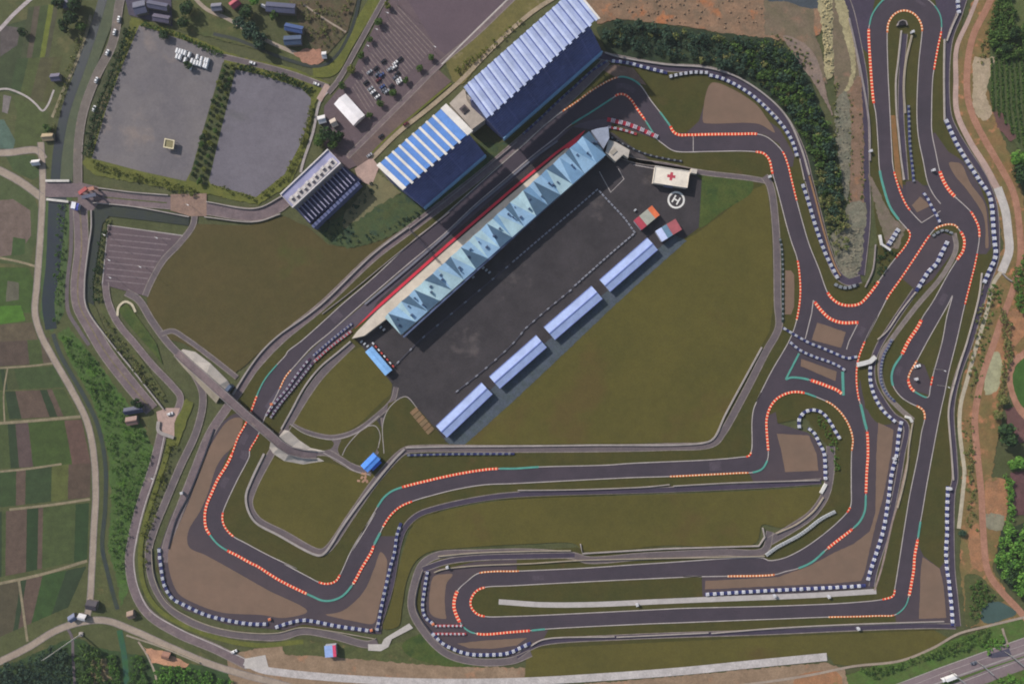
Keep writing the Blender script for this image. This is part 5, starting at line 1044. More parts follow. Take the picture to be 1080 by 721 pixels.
house([(71,650),(78,646),(82,652),(75,657)], 'bluish shack touching the lane junction', 3.5, pmat('blue_shack', (104,112,140)))
house([(92,632),(103,634),(101,644),(90,642)], 'dark roofed shack beside the lane junction', 4, pmat('dark_shack', (62,56,66)))
house([(133,645),(140,643),(143,651),(136,653)], 'small brick pump house with a pale top beside the ring road', 3.5, pmat('pump_roof', (140,116,102)))
house([(172,686),(180,688),(178,696),(170,694)], 'orange tiled hut below the lane bridge', 3, pmat('orange_tiles', (150,108,90)))
house([(130,430),(150,427),(152,434),(132,438)], 'blue black shed in the weeds by the ring road', 4, pmat('blue_black_roof', (52,58,86)))
house([(132,440),(144,438),(146,447),(134,449)], 'broken reddish shed in the weeds by the ring road', 3.5, pmat('broken_tiles', (132,104,96)))
c, u, hx, hy = frame4([(342,681),(354,679.5),(355,692),(343,692.5)], 4); o = thing('hut', 'small hut with a blue and red roof on the southern grass bank', 'hut', c)
mb = MB(); mb.box(c, u, hx-.3, hy-.3, 0, 3.9); mb.build('wall', SW, o)
mb = MB(); mb.box(c-u*1.2, u, hx-1.2, hy, 3.9, 4.3); mb.build('roof', pmat('hut_blue', (150,176,226)), o)
mb = MB(); mb.box(c+u*(hx-1.15), u, 1.15, hy, 3.95, 4.5); mb.build('roof_edge', pmat('hut_red', (216,74,110)), o)
# timber boards
c = W((445,444)); o = thing('board_stack', 'tan stacks of timber boards lying on the turf beside the paddock', 'board stack', (c.x, c.y))
for i in range(6):
    p = W((437+i*3.3, 433.5+i*4.0)); mb = MB(); mb.box((p.x, p.y), (1, .9), 3.1, 1.55, .3, .7+.08*(i % 2)); mb.build('board_pile', pmat('board_tan_%d' % (i % 2), (134-6*(i % 2),106,76), amount=.2), o)
c = W((384,503)); o = thing('pallet_pile', 'tan rubble of pallets behind the bright blue hut', 'pallet pile', (c.x, c.y))
for i in range(9):
    mb = MB(); p = c+Vector((random.uniform(-4, 4), random.uniform(-3, 3), 0)); mb.box((p.x, p.y), (math.cos(i), math.sin(i)), 1.1, .8, 0, .3+.25*random.random()); mb.build('pallet', pmat('pallet_tan', (172,134,110)), o)
# square sign frame on the lot
c = W((180.5,153)); o = thing('viewing_platform', 'square cream edged platform standing alone on the large grey lot', 'platform', (c.x, c.y))
mb = MB(); q_ = [Vector((c.x+a, c.y+b)) for a, b in ((-4,-2.6),(3.4,-4),(4.2,2.4),(-3,3.9))]; q_ = [V2(c)+(x-V2(c))*.92 for x in q_]; mb.wallstrip([(p.x, p.y) for p in q_], 1.1, 3.0, 3.5, closed=True); mb.build('rim', pmat('cream_rim', (206,194,160)), o)
mb = MB(); mb.prism(q_, 2.6, 3.05); mb.build('floor_panel', pmat('platform_green', (120,112,72)), o)
for p in q_: mb = MB(); mb.cyl((p.x, p.y), .18, 0, 2.7, 6); mb.build('leg', C_rail, o)
# ---------- vehicles ----------
GLASS = pmat('car_glass', (34,38,48), rough=0.2); TYRE = pmat('car_tyre', (30,30,34), rough=0.9)
def car_proto(name, label, paint, cat='car', L=4.6, Wd=1.9, van=False):
    r = thing(name, label, cat, (0, 0)); mb = MB()
    hx, hy = L/2, Wd/2
    mb.box((0, 0), (1, 0), hx, hy, .35, 1.05 if not van else 1.2, bev=.12)
    if van: mb.box((-.25, 0), (1, 0), hx-.35, hy-.05, 1.19, 2.3, bev=.2)
    else:
        mb.hexa([(-1.75, -.85, 1.0), (1.05, -.85, 1.0), (1.05, .85, 1.0), (-1.75, .85, 1.0)], [(-1.15, -.7, 1.5), (.35, -.7, 1.5), (.35, .7, 1.5), (-1.15, .7, 1.5)])
    mb.build('body', paint, r)
    mb = MB()
    if van: mb.add([(hx-.62, -.8, 2.12), (hx-.62, .8, 2.12), (hx-.1, .85, 1.25), (hx-.1, -.85, 1.25)], [(0, 3, 2, 1)])
    else:
        for s, a, b in ((1, .38, 1.10), (-1, 1.18, 1.80)):
            f = [(s*a, -.66, 1.49), (s*a, .66, 1.49), (s*b, .8, 1.04), (s*b, -.8, 1.04)]; mb.add([(x+s*.03, y, z+.02) for x, y, z in f], [(0, 3, 2, 1) if s > 0 else (0, 1, 2, 3)])
    mb.build('window', GLASS, r)
    for sx in (-1, 1):
        for sy in (-1, 1):
            mb = MB(); mb.tube((sx*L*.31, sy*(hy-.12), .33), (sx*L*.31, sy*(hy+.02), .33), .33, 8); mb.build('wheel', TYRE, r)
    return r
PAINT = {'white': pmat('paint_white', (226,226,228), rough=.35, amount=.02), 'black': pmat('paint_black', (36,36,44), rough=.3, amount=.02), 'silver': pmat('paint_silver', (160,164,172), rough=.35, amount=.02),
         'grey': pmat('paint_grey', (98,102,114), rough=.35, amount=.02), 'dark red': pmat('paint_dark_red', (96,40,46), rough=.35, amount=.02), 'blue': pmat('paint_blue', (58,78,128), rough=.35, amount=.02)}
protos = {}
def place_car(p, ang, colour, label, group, van=False):
    k = (colour, van)
    if k not in protos:
        o = car_proto('white_van' if van else 'parked_car', label, PAINT[colour], 'van' if van else 'car', 4.4 if van else 4.5, 1.65 if van else 1.85, van); protos[k] = o; o['group'] = group
        w = W(p, .16); o.location = w; o.rotation_euler = (0, 0, ang); return o
    return copy_tree(protos[k], W(p, .16), ang, 1.0, label, group)
va = math.radians(-18)+math.pi/2
up = [(188.0,54.2),(190.8,55.0),(193.6,55.8),(196.4,56.7),(200.8,58.6),(209.2,61),(213.6,63),(217.8,64.3),(220.2,65)]
dn = [(188,60),(191,61),(196.5,64),(203.5,65),(206.6,66.6),(209.6,67.4),(212.4,68.3),(216.6,69.6),(218.8,70.4)]
for i, p in enumerate(up): place_car(p, va, 'white', '%s white van from the west end in the upper row on the pale lot' % ORD[i], 'white vans parked on the large lot', True)
for i, p in enumerate(dn): place_car(p, va, 'white', '%s white van from the west end in the lower row on the pale lot' % ORD[i], 'white vans parked on the large lot', True)
place_car((202,71.5), va, 'white', 'lone white van parked just below the two van rows', 'white vans parked on the large lot', True)
pa = math.radians(39)
cars = {'first':[((390,76.5),'silver'),((396.5,72.5),'black'),((404.7,65),'black'),((416,71.5),'white')],
 'second':[((386,87.5),'black'),((398,79),'grey'),((402.6,79.5),'blue'),((411.2,73.5),'silver'),((417,67),'white')],
 'third':[((391,94),'silver'),((393.6,97.5),'white'),((399,85),'dark red'),((403.4,92),'blue'),((412.6,91),'black'),((419,78),'black'),((422,62.7),'black')],
 'fourth':[((397,100.5),'black'),((398.2,102.5),'white'),((405,95.5),'grey'),((408,97),'silver'),((420.5,84.5),'white'),((417,82),'grey'),((421.5,87),'white')]}
for row, L in cars.items():
    L = sorted(L, key=lambda x: x[0][0]); cnt = {}
    for p, col in L:
        cnt[col] = cnt.get(col, 0)+1
        place_car(p, pa+random.uniform(-.05, .05)+math.pi/2*0, col, '%s %s car in the %s line of parked cars above the marquee tent' % (ORD[cnt[col]-1], col, row), 'cars parked in the ribbed car park')
for p, a, lab in (((114,56),1.15,'white car on the dusty ring road beside the canal, near the lot hedge'),((102.3,85),1.2,'white car farther down the dusty ring road beside the canal'),((126,21),1.4,'white car near the top of the dusty ring road'),((121.5,34.5),1.3,'white car just below the topmost one on the dusty ring road'),((266.5,67),-.3,'white car on the road above the bluish grey lot'),((334,89),-.4,'white car at the bend where the lot road meets the footpath'),((100,115),1.2,'white car on the verge by the western hedge of the lot'),((247.5,686),.4,'white car at the end of the ring road in the south')):
    place_car(p, a, 'white', lab, None)
for p, a, col, lab in (((967,386),.3,'white','small white car in the paved triangle by the downhill straight'),((390,164),.6,'silver','silver car behind the blue striped grandstand'),((402,144),.6,'black','black car behind the blue striped grandstand'),((428,131),.6,'dark red','dark red car beside the dusty path behind the striped stand'),((180,436),0.3,'white','white car parked on the end plaza of the ring road')):
    place_car(p, a, col, lab, None)
# team equipment by the pit building and sheds
for i, (p, lab) in enumerate((((513,285),'row of pale equipment crates below the pit building, nearest the gantry'),((496,290),'pale equipment crates below the pit building, farther west'),((402,345),'pale crates beside the open end of the terrace'),((385,362.5),'white crate cluster at the corner of the sky blue shed'),((669.5,222),'small white box near the orange roofed shed'))):
    c = W(p); o = thing('equipment_crate', lab, 'crate', c)
    for k in range(3 if i < 4 else 1):
        mb = MB(); q_ = c+Vector((k*2.3-2.3*(i < 4), -k*1.7+1.7*(i < 4), 0)); mb.box((q_.x, q_.y), (.75, .65), 1.0, .6, 0.36, 1.9, bev=.08); mb.build('crate_body', pmat('crate_pale', (176,180,186)), o)
c = W((400,374)); o = thing('scaffold', 'red and white scaffold strip along the sky blue shed', 'scaffold', c)
for i in range(8): mb = MB(); p = W((394+i*3, 362+i*3.4)); mb.box((p.x, p.y), (.66, -.75), .9, .5, .36, 2.2); mb.build('panel', pmat('scaffold_red', (206,84,76)) if i % 2 else PAINT['white'], o)
# marshal posts
def marshal_post(p, label, h=2.8, m=None):
    c = W(p); o = thing('marshal_post', label, 'marshal post', c); mb = MB(); mb.box((c.x, c.y), (1, .3), .85, .75, .25, h-.3); mb.build('cabin', SW, o)
    mb = MB(); mb.box((c.x, c.y), (1, .3), 1.05, .95, h-.3, h, bev=.1); mb.build('roof', m or pmat('post_roof_pale', (190,190,194)), o)
    mb = MB(); mb.box((c.x+.22, c.y-.74), (1, .3), .5, .08, 1.2, 2.2); mb.build('window', GLASS, o)
for p, lab in (((965,399.5),'white marshal cabin in the paved triangle by the tight corner'),((983,180),'white topped marshal box at the red kerb of the eastern bend'),((917,160),'white marshal box left of the upper loop'),((811,187),'small blue white marshal box at the first infield corner'),((961,35),'white marshal post at the top of the upper loop grass'),((193,519),'white marshal box beside the western gravel bed'),((671.5,636.5),'white marshal post on the pale concrete strip'),((904,661.5),'white marshal box on the dark road below the bottom straight'),((873,628),'tiny white marshal box on the east part of the concrete strip'),((942,483),'white marshal box behind the long straight barrier'),((1000.5,514.5),'white marshal box at the top of the lower right barrier'),((472,597),'small white marshal box above the lower left hairpin'),((816,627),'grey white marshal box under the level tyre barrier')):
    marshal_post(p, lab)
for p, lab in (((285,652),'orange tyre marker at the corner of the western gravel bed'),((392,663.5),'orange tyre marker where two southern tyre barriers meet'),((457,657),'orange tyre marker beside the lower left hairpin'),((287,426),'orange marshal marker at the end of the pit entry barriers')):
    marshal_post(p, lab, 1.6, pmat('marker_orange', (206,120,80)))
# poles
def lamp(p, label, h=11):
    c = W(p); o = thing('lamp_post', label, 'lamp post', c); mb = MB(); mb.tube((c.x, c.y, 0), (c.x, c.y, h), .16, 6, .09); mb.build('pole', C_rail, o)
    mb = MB(); mb.tube((c.x, c.y, h), (c.x+1.8, c.y-.9, h+.2), .08, 5); mb.build('arm', C_rail, o); mb = MB(); mb.box((c.x+1.9, c.y-.95), (.9, -.45), .7, .25, h+.1, h+.32); mb.build('lamp_head', PAINT['white'], o)
for p, lab in (((984,389),'lamp post beside the downhill straight, upper of two'),((988,406),'lamp post beside the downhill straight, lower of two'),((117,249),'lamp post at the north west corner of the small car park'),((171,252),'lamp post at the north east corner of the small car park'),((122,275),'lamp post on the west side of the small car park'),((154,282),'lamp post on the east side of the small car park'),((123,293),'lamp post near the bottom of the small car park'),((203,218),'lamp post standing on the brick plaza'),((166,500),'lamp post on the median of the outer ring road'),((420,6),'lamp post at the top corner of the ribbed car park'),((409,20),'lamp post on the west edge of the ribbed car park, upper one'),((398,37),'lamp post on the west edge of the ribbed car park, middle one'),((389,54),'lamp post on the west edge of the ribbed car park, lower one'),((458,55),'lamp post at the east corner of the ribbed car park')):
    lamp(p, lab)
c = W((86,668)); o = thing('utility_pole', 'very tall white steel pole in the south western trees', 'pole', c)
mb = MB(); mb.tube((c.x, c.y, 0), (c.x, c.y, 41), .55, 8, .28); mb.build('pole', pmat('pole_pale', (190,188,182), rough=.4), o)
for z in (34, 37, 40): mb = MB(); mb.tube((c.x-2.2, c.y-1.2, z), (c.x+2.2, c.y+1.2, z), .14, 5); mb.build('crossarm', C_rail, o)
mb = MB(); mb.box((c.x, c.y), (1, 0), 1.5, 1.5, 0, 1.0); mb.build('footing', C_wall, o)
# highway gantries and lorry
for a, b, lab in (((1006.5,711),(1020,722),'white sign gantry over the highway nearest the lorry'),((1036,701),(1048,711.5),'white sign gantry over the highway in the middle of the three'),((1066.5,691),(1080,702),'white sign gantry over the highway at the right edge')):
    p, q_ = at(a, 6.5), at(b, 6.5); o = thing('sign_gantry', lab, 'gantry', ((p.x+q_.x)/2, (p.y+q_.y)/2)); mb = MB(); mb.wallstrip([(p.x, p.y), (q_.x, q_.y)], .8, 6.0, 6.8); mb.build('beam', C_rail, o)
    for s in (p, q_): mb = MB(); mb.cyl((s.x, s.y), .25, 0, 6.2, 8); mb.build('post', C_rail, o)
c = W((999,713), .2); o = thing('lorry', 'white box lorry driving on the corner highway', 'lorry', c, z=0.0); u = Vector((.94, .34)); v = Vector((-u.y, u.x)); c2 = V2(c)
mb = MB(); mb.box(c2+u*1.2, u, 4.2, 1.3, 1.2, 3.9, bev=.06); mb.build('cargo_box', PAINT['white'], o); mb = MB(); mb.box(c2-u*4.4, u, 1.0, 1.2, .7, 2.9, bev=.2); mb.build('cab', PAINT['white'], o)
mb = MB(); mb.box(c2-u*.6, u, 4.8, .9, .7, 1.15); mb.build('chassis', TYRE, o)
mb = MB(); mb.box(c2-u*5.42, u, .05, 1.0, 1.7, 2.6); mb.build('window', GLASS, o)
for a in (-4.2, 2.2, 4.0):
    for s in (-1, 1): mb = MB(); k = c2+u*a+v*s*1.05; mb.tube((k.x, k.y, .7), (k.x+v.x*s*.3, k.y+v.y*s*.3, .7), .5, 10); mb.build('wheel', TYRE, o)
c = W((974,723)); place_car((1026,698), math.radians(20), 'grey', 'grey car on the upper carriageway of the highway', None)

# ---------- vegetation ----------
LM = {'mid': leafmat('leaves_mid', [(51,74,41),(74,103,51),(93,118,57),(64,90,46)]), 'dark': leafmat('leaves_dark', [(35,53,38),(51,74,46),(64,90,51),(43,64,44)]), 'bright': leafmat('leaves_bright', [(68,112,48),(92,138,58),(110,149,68),(79,120,51)]),
      'olive': leafmat('leaves_olive', [(93,103,51),(126,129,62),(111,118,59),(80,92,49)]), 'scrub': leafmat('leaves_scrub', [(77,97,57),(111,118,70),(139,131,85),(93,116,57)]), 'weed': leafmat('leaves_weed', [(62,99,44),(78,119,51),(99,126,59),(69,102,49)]), 'bluish': leafmat('leaves_bluish', [(46,66,59),(59,82,67),(69,92,70),(51,74,62)])}
BARK = pmat('bark', (84,72,58), rough=.95)
def leaf_cloud(C, Rr, n, size, seed, flat=.75):
    """n small tilted leaf-clump faces spread through the shell of several lobes"""
    g = np.random.default_rng(seed); lobes = [(np.array([0, 0, 0]), .72)]+[(np.array([math.cos(a)*.5, math.sin(a)*.5, g.uniform(-.25, .3)])*g.uniform(.75, 1.15), g.uniform(.34, .56)) for a in g.uniform(0, 6.28, 7)]
    k = g.integers(0, len(lobes), n); d = g.normal(size=(n, 3)); d /= np.linalg.norm(d, axis=1)[:, None]; d[:, 2] = np.abs(d[:, 2])*np.where(g.random(n) < .68, 1, -1)
    rr = np.array([lobes[i][1] for i in k])*g.uniform(.72, 1.06, n); c = np.array([lobes[i][0] for i in k])+d*rr[:, None]; c[:, 2] *= flat
    nrm = d*np.array([.8,.8,1.3])+g.normal(size=(n, 3))*.42; nrm /= np.linalg.norm(nrm, axis=1)[:, None]; t = np.cross(nrm, g.normal(size=(n, 3))); t /= np.linalg.norm(t, axis=1)[:, None]; b = np.cross(nrm, t)
    s = size*g.uniform(.6, 1.35, n)[:, None]; P = c*Rr+np.array(C)
    V = np.stack([P-t*s-b*s*.7, P+t*s-b*s*.7, P+t*s*.8+b*s*.8, P-t*s*.8+b*s*.8], 1); return V
def quads_obj(name, V, mat, parent=None):
    V = V.reshape(-1, 3); n = len(V)//4; me = bpy.data.meshes.new(name); me.vertices.add(len(V)); me.vertices.foreach_set('co', V.astype(np.float32).ravel())
    me.loops.add(len(V)); me.loops.foreach_set('vertex_index', np.arange(len(V), dtype=np.int32)); me.polygons.add(n); me.polygons.foreach_set('loop_start', np.arange(0, 4*n, 4, dtype=np.int32)); me.polygons.foreach_set('loop_total', np.full(n, 4, dtype=np.int32))
    me.materials.append(mat); me.update(calc_edges=True); o = bpy.data.objects.new(name, me); COL.objects.link(o)
    if parent is not None: o.parent = parent
    return o
TP = {}
def tree(p, r, kind, label, group=None, name='tree', v=0):
    k = (kind, v % 3, name)
    if k not in TP:
        o = thing(name, label, 'tree', (0, 0), group); mb = MB(); mb.tube((0, 0, 0), (.05, .05, .75), .07, 7, .04)
        for a in (0.3, 2.2, 4.3): mb.tube((.03, .03, .5), (.03+.35*math.cos(a), .03+.35*math.sin(a), .95), .035, 5, .015)
        mb.build('trunk', BARK, o); quads_obj('crown', leaf_cloud((0, 0, .86), 1.0, 460, .105, 31+v % 3), LM[kind], o); TP[k] = o
        o.location = W(p); o.scale = (r, r, r); o.rotation_euler = (0, 0, random.random()*6); return o
    return copy_tree(TP[k], W(p), random.random()*6, (r, r, r*random.uniform(.85, 1.1)), label, group)
W_ = [(409,8),(400,25),(391,43),(381,60),(371.5,75),(362,92)]
for i, p in enumerate(W_): tree(p, random.uniform(2.7, 3.5), 'olive' if i in (0, 4) else 'mid', '%s street tree from the top along the west edge of the ribbed car park' % ORD[i], 'street trees round the car park', v=i)
for i, p in enumerate([(455,62),(443,73.5),(428,86),(415,99),(402,110.5),(390,122)]): tree(p, random.uniform(2.6, 3.3), 'mid', '%s street tree from the top along the east edge of the ribbed car park' % ORD[i], 'street trees round the car park', v=i+1)
for i, (p, r, k, lab) in enumerate([((1056,455),9,'dark','big dark round tree between the two brownish plots on the right'),((1065,489),4,'bright','small bright tree left of the maroon plot'),((1070,486),5.5,'bright','bright green tree on the right edge above the maroon plot'),((1068,168),7,'bright','bright yellow green tree beside the plantation'),((1072,186),8,'dark','dark shady tree just below the yellow green one on the right edge'),((1066,38),5,'dark','dark tree at the pale clearing in the upper right corner'),((1058,52),4.5,'dark','dark tree below the pale clearing, beside the plantation rows'),((1049,437),4,'scrub','grey green tree on the scarred slope left of the lawn circle'),((1056,422),4,'scrub','grey green tree touching the lawn circle'),((200,71),3.5,'dark','dark tree at the north edge of the gravel lot'),((175,39),4,'dark','dark tree under the purple grey shed by the lot'),((345,143),6.5,'dark','largest dark tree in the clump below the small white building'),((356,145),5.5,'dark','dark tree on the east side of the clump near the pavilion'),((338,150),5,'mid','green tree on the west side of the clump near the pavilion'),((352,154),4.5,'mid','green tree on the south side of the clump near the pavilion'),((66,8),5,'dark','dark tree touching the farm building at the top left'),((84,8),6.5,'dark','large dark tree on the canal side of the farm building'),((80,22),6,'dark','large dark tree south of the farm building'),((72,30),5,'dark','dark tree between the farm building and the yellow strip'),((88,30),4,'mid','green tree on the canal bank by the farm'),((27,36),4,'dark','dark tree beside the pale lane in the top left'),((52,137),3.5,'mid','green tree by the ochre hut'),((267,36),7,'bluish','broad dark tree south of the farmhouse'),((255,28),6,'bluish','broad dark tree by the clay lane west of the farmhouse'),((278,46),7,'bluish','broad dark tree beside the teal roofed house'),((262,16),6,'dark','dark tree right of the red roofed house'),((270,4),4.5,'bright','yellow green tree at the top edge by the farmhouse'),((291,18),4,'mid','small green tree in front of the farmhouse'),((200,12),6,'dark','dark tree in the strip beside the slate workshop'),((196,26),5,'dark','second dark tree in the strip beside the slate workshop'),((148,424),4.5,'dark','dark tree beside the blue black shed in the weeds'),((1013,561),3,'bluish','round dark bush at the lower end of the cream channel')]):
    tree(p, r, k, lab, v=i)
# hedge strip between the lots: two rows of small trees
for s, (a, b) in enumerate((((239,70),(204,184)),((246.5,71),(213,192)))):
    for i in range(19):
        t = i/18; p = (a[0]+(b[0]-a[0])*t+random.uniform(-.6, .6), a[1]+(b[1]-a[1])*t+random.uniform(-1, 1))
        tree(p, random.choice((1.3, 1.7, 2.0, 2.3, 2.7)), ('dark', 'mid', 'dark', 'olive')[(i*5+s*3) % 4], '%s small tree from the top in the %s row between the two grey lots' % (ORD[i], ('western', 'eastern')[s]), 'tree rows between the grey lots', name='small_tree', v=i)
sheet('grass_strip', [(235,66),(250,68),(219,196),(199,190)], gmat('strip_turf',(66,72,48),(76,82,46),big=6,amount=0.2), 7)
def bbox(poly): xs = [p[0] for p in poly]; ys = [p[1] for p in poly]; return min(xs), max(xs), min(ys), max(ys)
def wood(name, poly, count, r, kind, n=70, size=.8, seed=1, hgt=1.0, mind=.55):
    g = np.random.default_rng(seed); x0, x1, y0, y1 = bbox(poly); out = []; pts = []; tries = 0
    while len(pts) < count and tries < count*30:
        tries += 1; p = (g.uniform(x0, x1), g.uniform(y0, y1))
        if not inside(p, poly): continue
        rr = g.uniform(*r)
        if any((p[0]-q[0])**2+(p[1]-q[1])**2 < ((rr+q[2])*mind/S)**2 for q in pts): continue
        pts.append((p[0], p[1], rr)); w = W(p)
        out.append(leaf_cloud((w.x, w.y, rr*hgt), rr, int(n*max(.4, (rr/r[1])**2)), size*max(.5, rr/r[1]), int(g.integers(1e9)), .5))
    o = quads_obj(name, np.concatenate(out), LM[kind]); o['kind'] = 'stuff'; o['label'] = name.replace('_', ' '); return o
WP = [(634,36),(652,26),(700,31),(760,40),(815,46),(838,66),(850,95),(868,125),(884,186),(888,225),(878,236),(868,205),(858,170),(846,140),(818,103),(786,78),(745,66),(700,60),(655,52)]
wood('dark_woodland', WP, 230, (1.6, 5.4), 'bluish', 120, .75, 3, .7)
wood('dark_woodland', WP, 60, (1.2, 3.6), 'scrub', 90, .6, 33, .8, .3)
wood('green_woodland', [(760,44),(815,48),(838,68),(852,98),(868,128),(882,186),(886,228),(878,232),(866,200),(852,160),(836,124),(805,90)], 150, (1.4, 4.8), 'mid', 110, .7, 4, .75)
wood('riverside_scrub', [(862,130),(880,160),(890,230),(890,262),(880,268),(868,235),(858,190)], 90, (1.5, 3.2), 'scrub', 80, .55, 5)
wood('plantation_trees', [(1046,40),(1060,30),(1085,30),(1085,60),(1060,64),(1044,60)], 34, (1.6, 4.5), 'mid', 100, .7, 6, .7)
wood('roadside_scrub', [(1050,-5),(1062,-8),(1070,20),(1056,36),(1044,46),(1040,38)], 60, (1.4, 3), 'mid', 80, .55, 7)
wood('eastern_woodland', [(1052,566),(1062,558),(1090,552),(1090,640),(1074,622),(1056,608),(1048,590)], 85, (3, 6), 'bright', 170, .85, 8)
wood('eastern_woodland', [(1062,590),(1090,580),(1090,645),(1078,626),(1060,612)], 26, (3.5, 6), 'dark', 170, .85, 88)
wood('eastern_scrub', [(1058,500),(1066,505),(1068,545),(1064,562),(1056,560),(1062,540)], 45, (1.3, 2.8), 'bright', 80, .5, 9)
wood('eastern_scrub', [(1052,320),(1064,340),(1064,380),(1056,420),(1050,430),(1054,400),(1058,370)], 70, (1.2, 2.6), 'scrub', 70, .5, 10)
wood('eastern_scrub', [(1066,290),(1085,260),(1085,330),(1072,330)], 45, (1.4, 3), 'weed', 80, .55, 11)
wood('eastern_scrub', [(1034,300),(1050,305),(1040,350),(1028,400),(1020,430),(1022,380)], 70, (.7, 1.6), 'scrub', 45, .4, 12)
wood('eastern_scrub', [(1016,470),(1028,470),(1030,540),(1018,560),(1020,520)], 40, (.7, 1.5), 'scrub', 45, .4, 122)
wood('south_west_woodland', [(-20,714),(0,706),(40,690),(66,678),(76,690),(76,725),(-20,725)], 90, (2.4, 5), 'bluish', 120, .75, 13)
wood('south_west_woodland', [(84,676),(108,684),(110,725),(84,725)], 34, (1.6, 3.4), 'mid', 100, .6, 14)
wood('ditch_side_weeds', [(114,690),(124,690),(128,725),(114,725)], 40, (1, 2), 'weed', 60, .45, 15)
wood('south_scrub', [(140,690),(150,690),(160,725),(136,725)], 36, (1, 2.2), 'weed', 60, .45, 16)
wood('bamboo_thicket', [(166,702),(190,700),(215,706),(250,718),(250,728),(166,728)], 80, (1.6, 3.2), 'bright', 90, .55, 17)
wood('lush_weed_patch', [(64,354),(72,350),(98,378),(120,408),(134,430),(150,454),(160,480),(152,512),(140,545),(134,580),(130,610),(124,604),(117,575),(119,530),(117,485),(108,445),(94,412),(80,386)], 420, (.6, 1.9), 'weed', 36, .42, 18)
wood('canal_bank_weeds', [(62,215),(70,215),(68,270),(66,320),(58,340),(58,290)], 60, (.6, 1.5), 'weed', 36, .4, 19)
wood('lot_bank_shrubs', [(100,178),(130,186),(186,202),(210,208),(208,200),(190,194),(148,184),(98,170)], 70, (.8, 1.8), 'olive', 45, .42, 20)
wood('lot_bank_shrubs', [(224,196),(270,211),(304,190),(320,158),(331,112),(326,110),(318,150),(300,186),(270,209),(224,193)], 70, (.8, 1.8), 'olive', 45, .42, 21)
wood('lot_bank_shrubs', [(132,32),(146,28),(128,74),(112,118),(98,165),(88,165),(98,122),(112,88)], 130, (.9, 2.1), 'dark', 50, .45, 22)
wood('lot_bank_shrubs', [(150,22),(182,32),(236,56),(236,62),(186,38),(150,28)], 60, (.8, 1.8), 'mid', 45, .42, 23)
wood('lot_bank_shrubs', [(252,68),(300,78),(330,94),(332,104),(318,94),(275,80),(252,75)], 70, (.8, 1.7), 'dark', 45, .42, 24)
wood('moat_side_shrubs', [(112,232),(116,232),(110,262),(104,296),(106,316),(100,318),(98,300),(104,264)], 50, (.7, 1.7), 'dark', 45, .4, 25)
wood('ring_road_shrubs', [(180,464),(188,470),(172,520),(158,570),(154,600),(148,600),(150,560),(164,514)], 80, (.7, 1.5), 'olive', 40, .4, 26)
wood('ring_road_shrubs', [(106,330),(118,344),(140,374),(164,404),(176,420),(170,424),(140,388),(112,352)], 60, (.7, 1.6), 'scrub', 40, .4, 27)
wood('highway_bank_shrubs', [(905,704),(955,696),(990,682),(1030,664),(1044,662),(1040,676),(990,692),(940,706),(922,714)], 110, (.9, 2.3), 'mid', 55, .48, 28)
wood('highway_bank_shrubs', [(1034,676),(1056,668),(1062,680),(1040,688)], 26, (.8, 1.7), 'bright', 50, .45, 29)
wood('highway_verge_shrubs', [(1034,722),(1060,712),(1085,704),(1085,726),(1034,726)], 40, (.9, 2), 'bright', 55, .48, 30)
wood('pond_side_scrub', [(1022,612),(1034,610),(1048,626),(1036,642),(1030,654),(1022,652)], 50, (.8, 1.9), 'mid', 50, .45, 31)
wood('allotment_shrubs', [(304,2),(374,2),(364,32),(344,54),(332,48),(318,28)], 90, (.6, 1.7), 'scrub', 40, .4, 32)
wood('field_edge_shrubs', [(80,44),(92,20),(98,20),(82,60),(70,96),(58,140),(54,140),(64,100)], 60, (.7, 1.6), 'scrub', 40, .4, 33)
wood('corner_plot_bushes', [(926,258),(934,262),(946,266),(936,282),(924,300),(918,302),(924,280)], 26, (.6, 1.4), 'dark', 40, .38, 34)
wood('stand_bank_shrubs', [(480,80),(520,52),(552,24),(548,20),(516,46),(478,74)], 50, (.6, 1.5), 'olive', 40, .4, 35)
wood('teardrop_weeds', [(862,436),(870,440),(878,455),(884,470),(886,490),(880,500),(878,480),(872,462),(862,446)], 60, (.5, 1.2), 'weed', 30, .34, 36)
wood('slope_scrub', [(334,232),(356,236),(380,210),(394,186),(400,196),(382,222),(368,246),(398,246),(440,222),(470,204),(468,212),(430,236),(400,250),(366,258),(346,254)], 90, (.6, 1.9), 'bluish', 40, .42, 37, .5)
wood('slope_weeds', [(878,84),(884,90),(884,180),(892,216),(878,244),(876,200),(880,140)], 70, (.5, 1.4), 'scrub', 36, .38, 41, .5)
wood('slope_weeds', [(895,90),(899,90),(900,212),(895,214)], 36, (.4, 1.0), 'scrub', 30, .34, 42, .5)
wood('slope_weeds', [(906,120),(911,120),(912,214),(907,214)], 30, (.4, 1.0), 'scrub', 30, .34, 43, .5)
wood('quarry_weeds', [(806,34),(830,40),(850,52),(866,90),(858,86),(838,60),(812,46)], 40, (.5, 1.3), 'scrub', 36, .38, 44, .5)
wood('scarred_slope_weeds', [(1014,440),(1027,440),(1026,500),(1032,560),(1022,560),(1018,500)], 60, (.5, 1.3), 'scrub', 36, .38, 45, .5)
wood('scarred_slope_weeds', [(1042,300),(1060,300),(1050,330),(1040,370),(1032,420),(1026,420),(1030,380),(1038,330)], 60, (.5, 1.4), 'weed', 36, .38, 46, .5)
wood('scarred_slope_weeds', [(1028,70),(1040,30),(1050,-5),(1056,-5),(1046,40),(1038,66)], 40, (.5, 1.5), 'scrub', 36, .4, 47, .5)
c = W((950.5,25.5)); o = thing('tunnel_mouth', 'dark arched tunnel mouth in the grass under the top hairpin', 'tunnel', c)
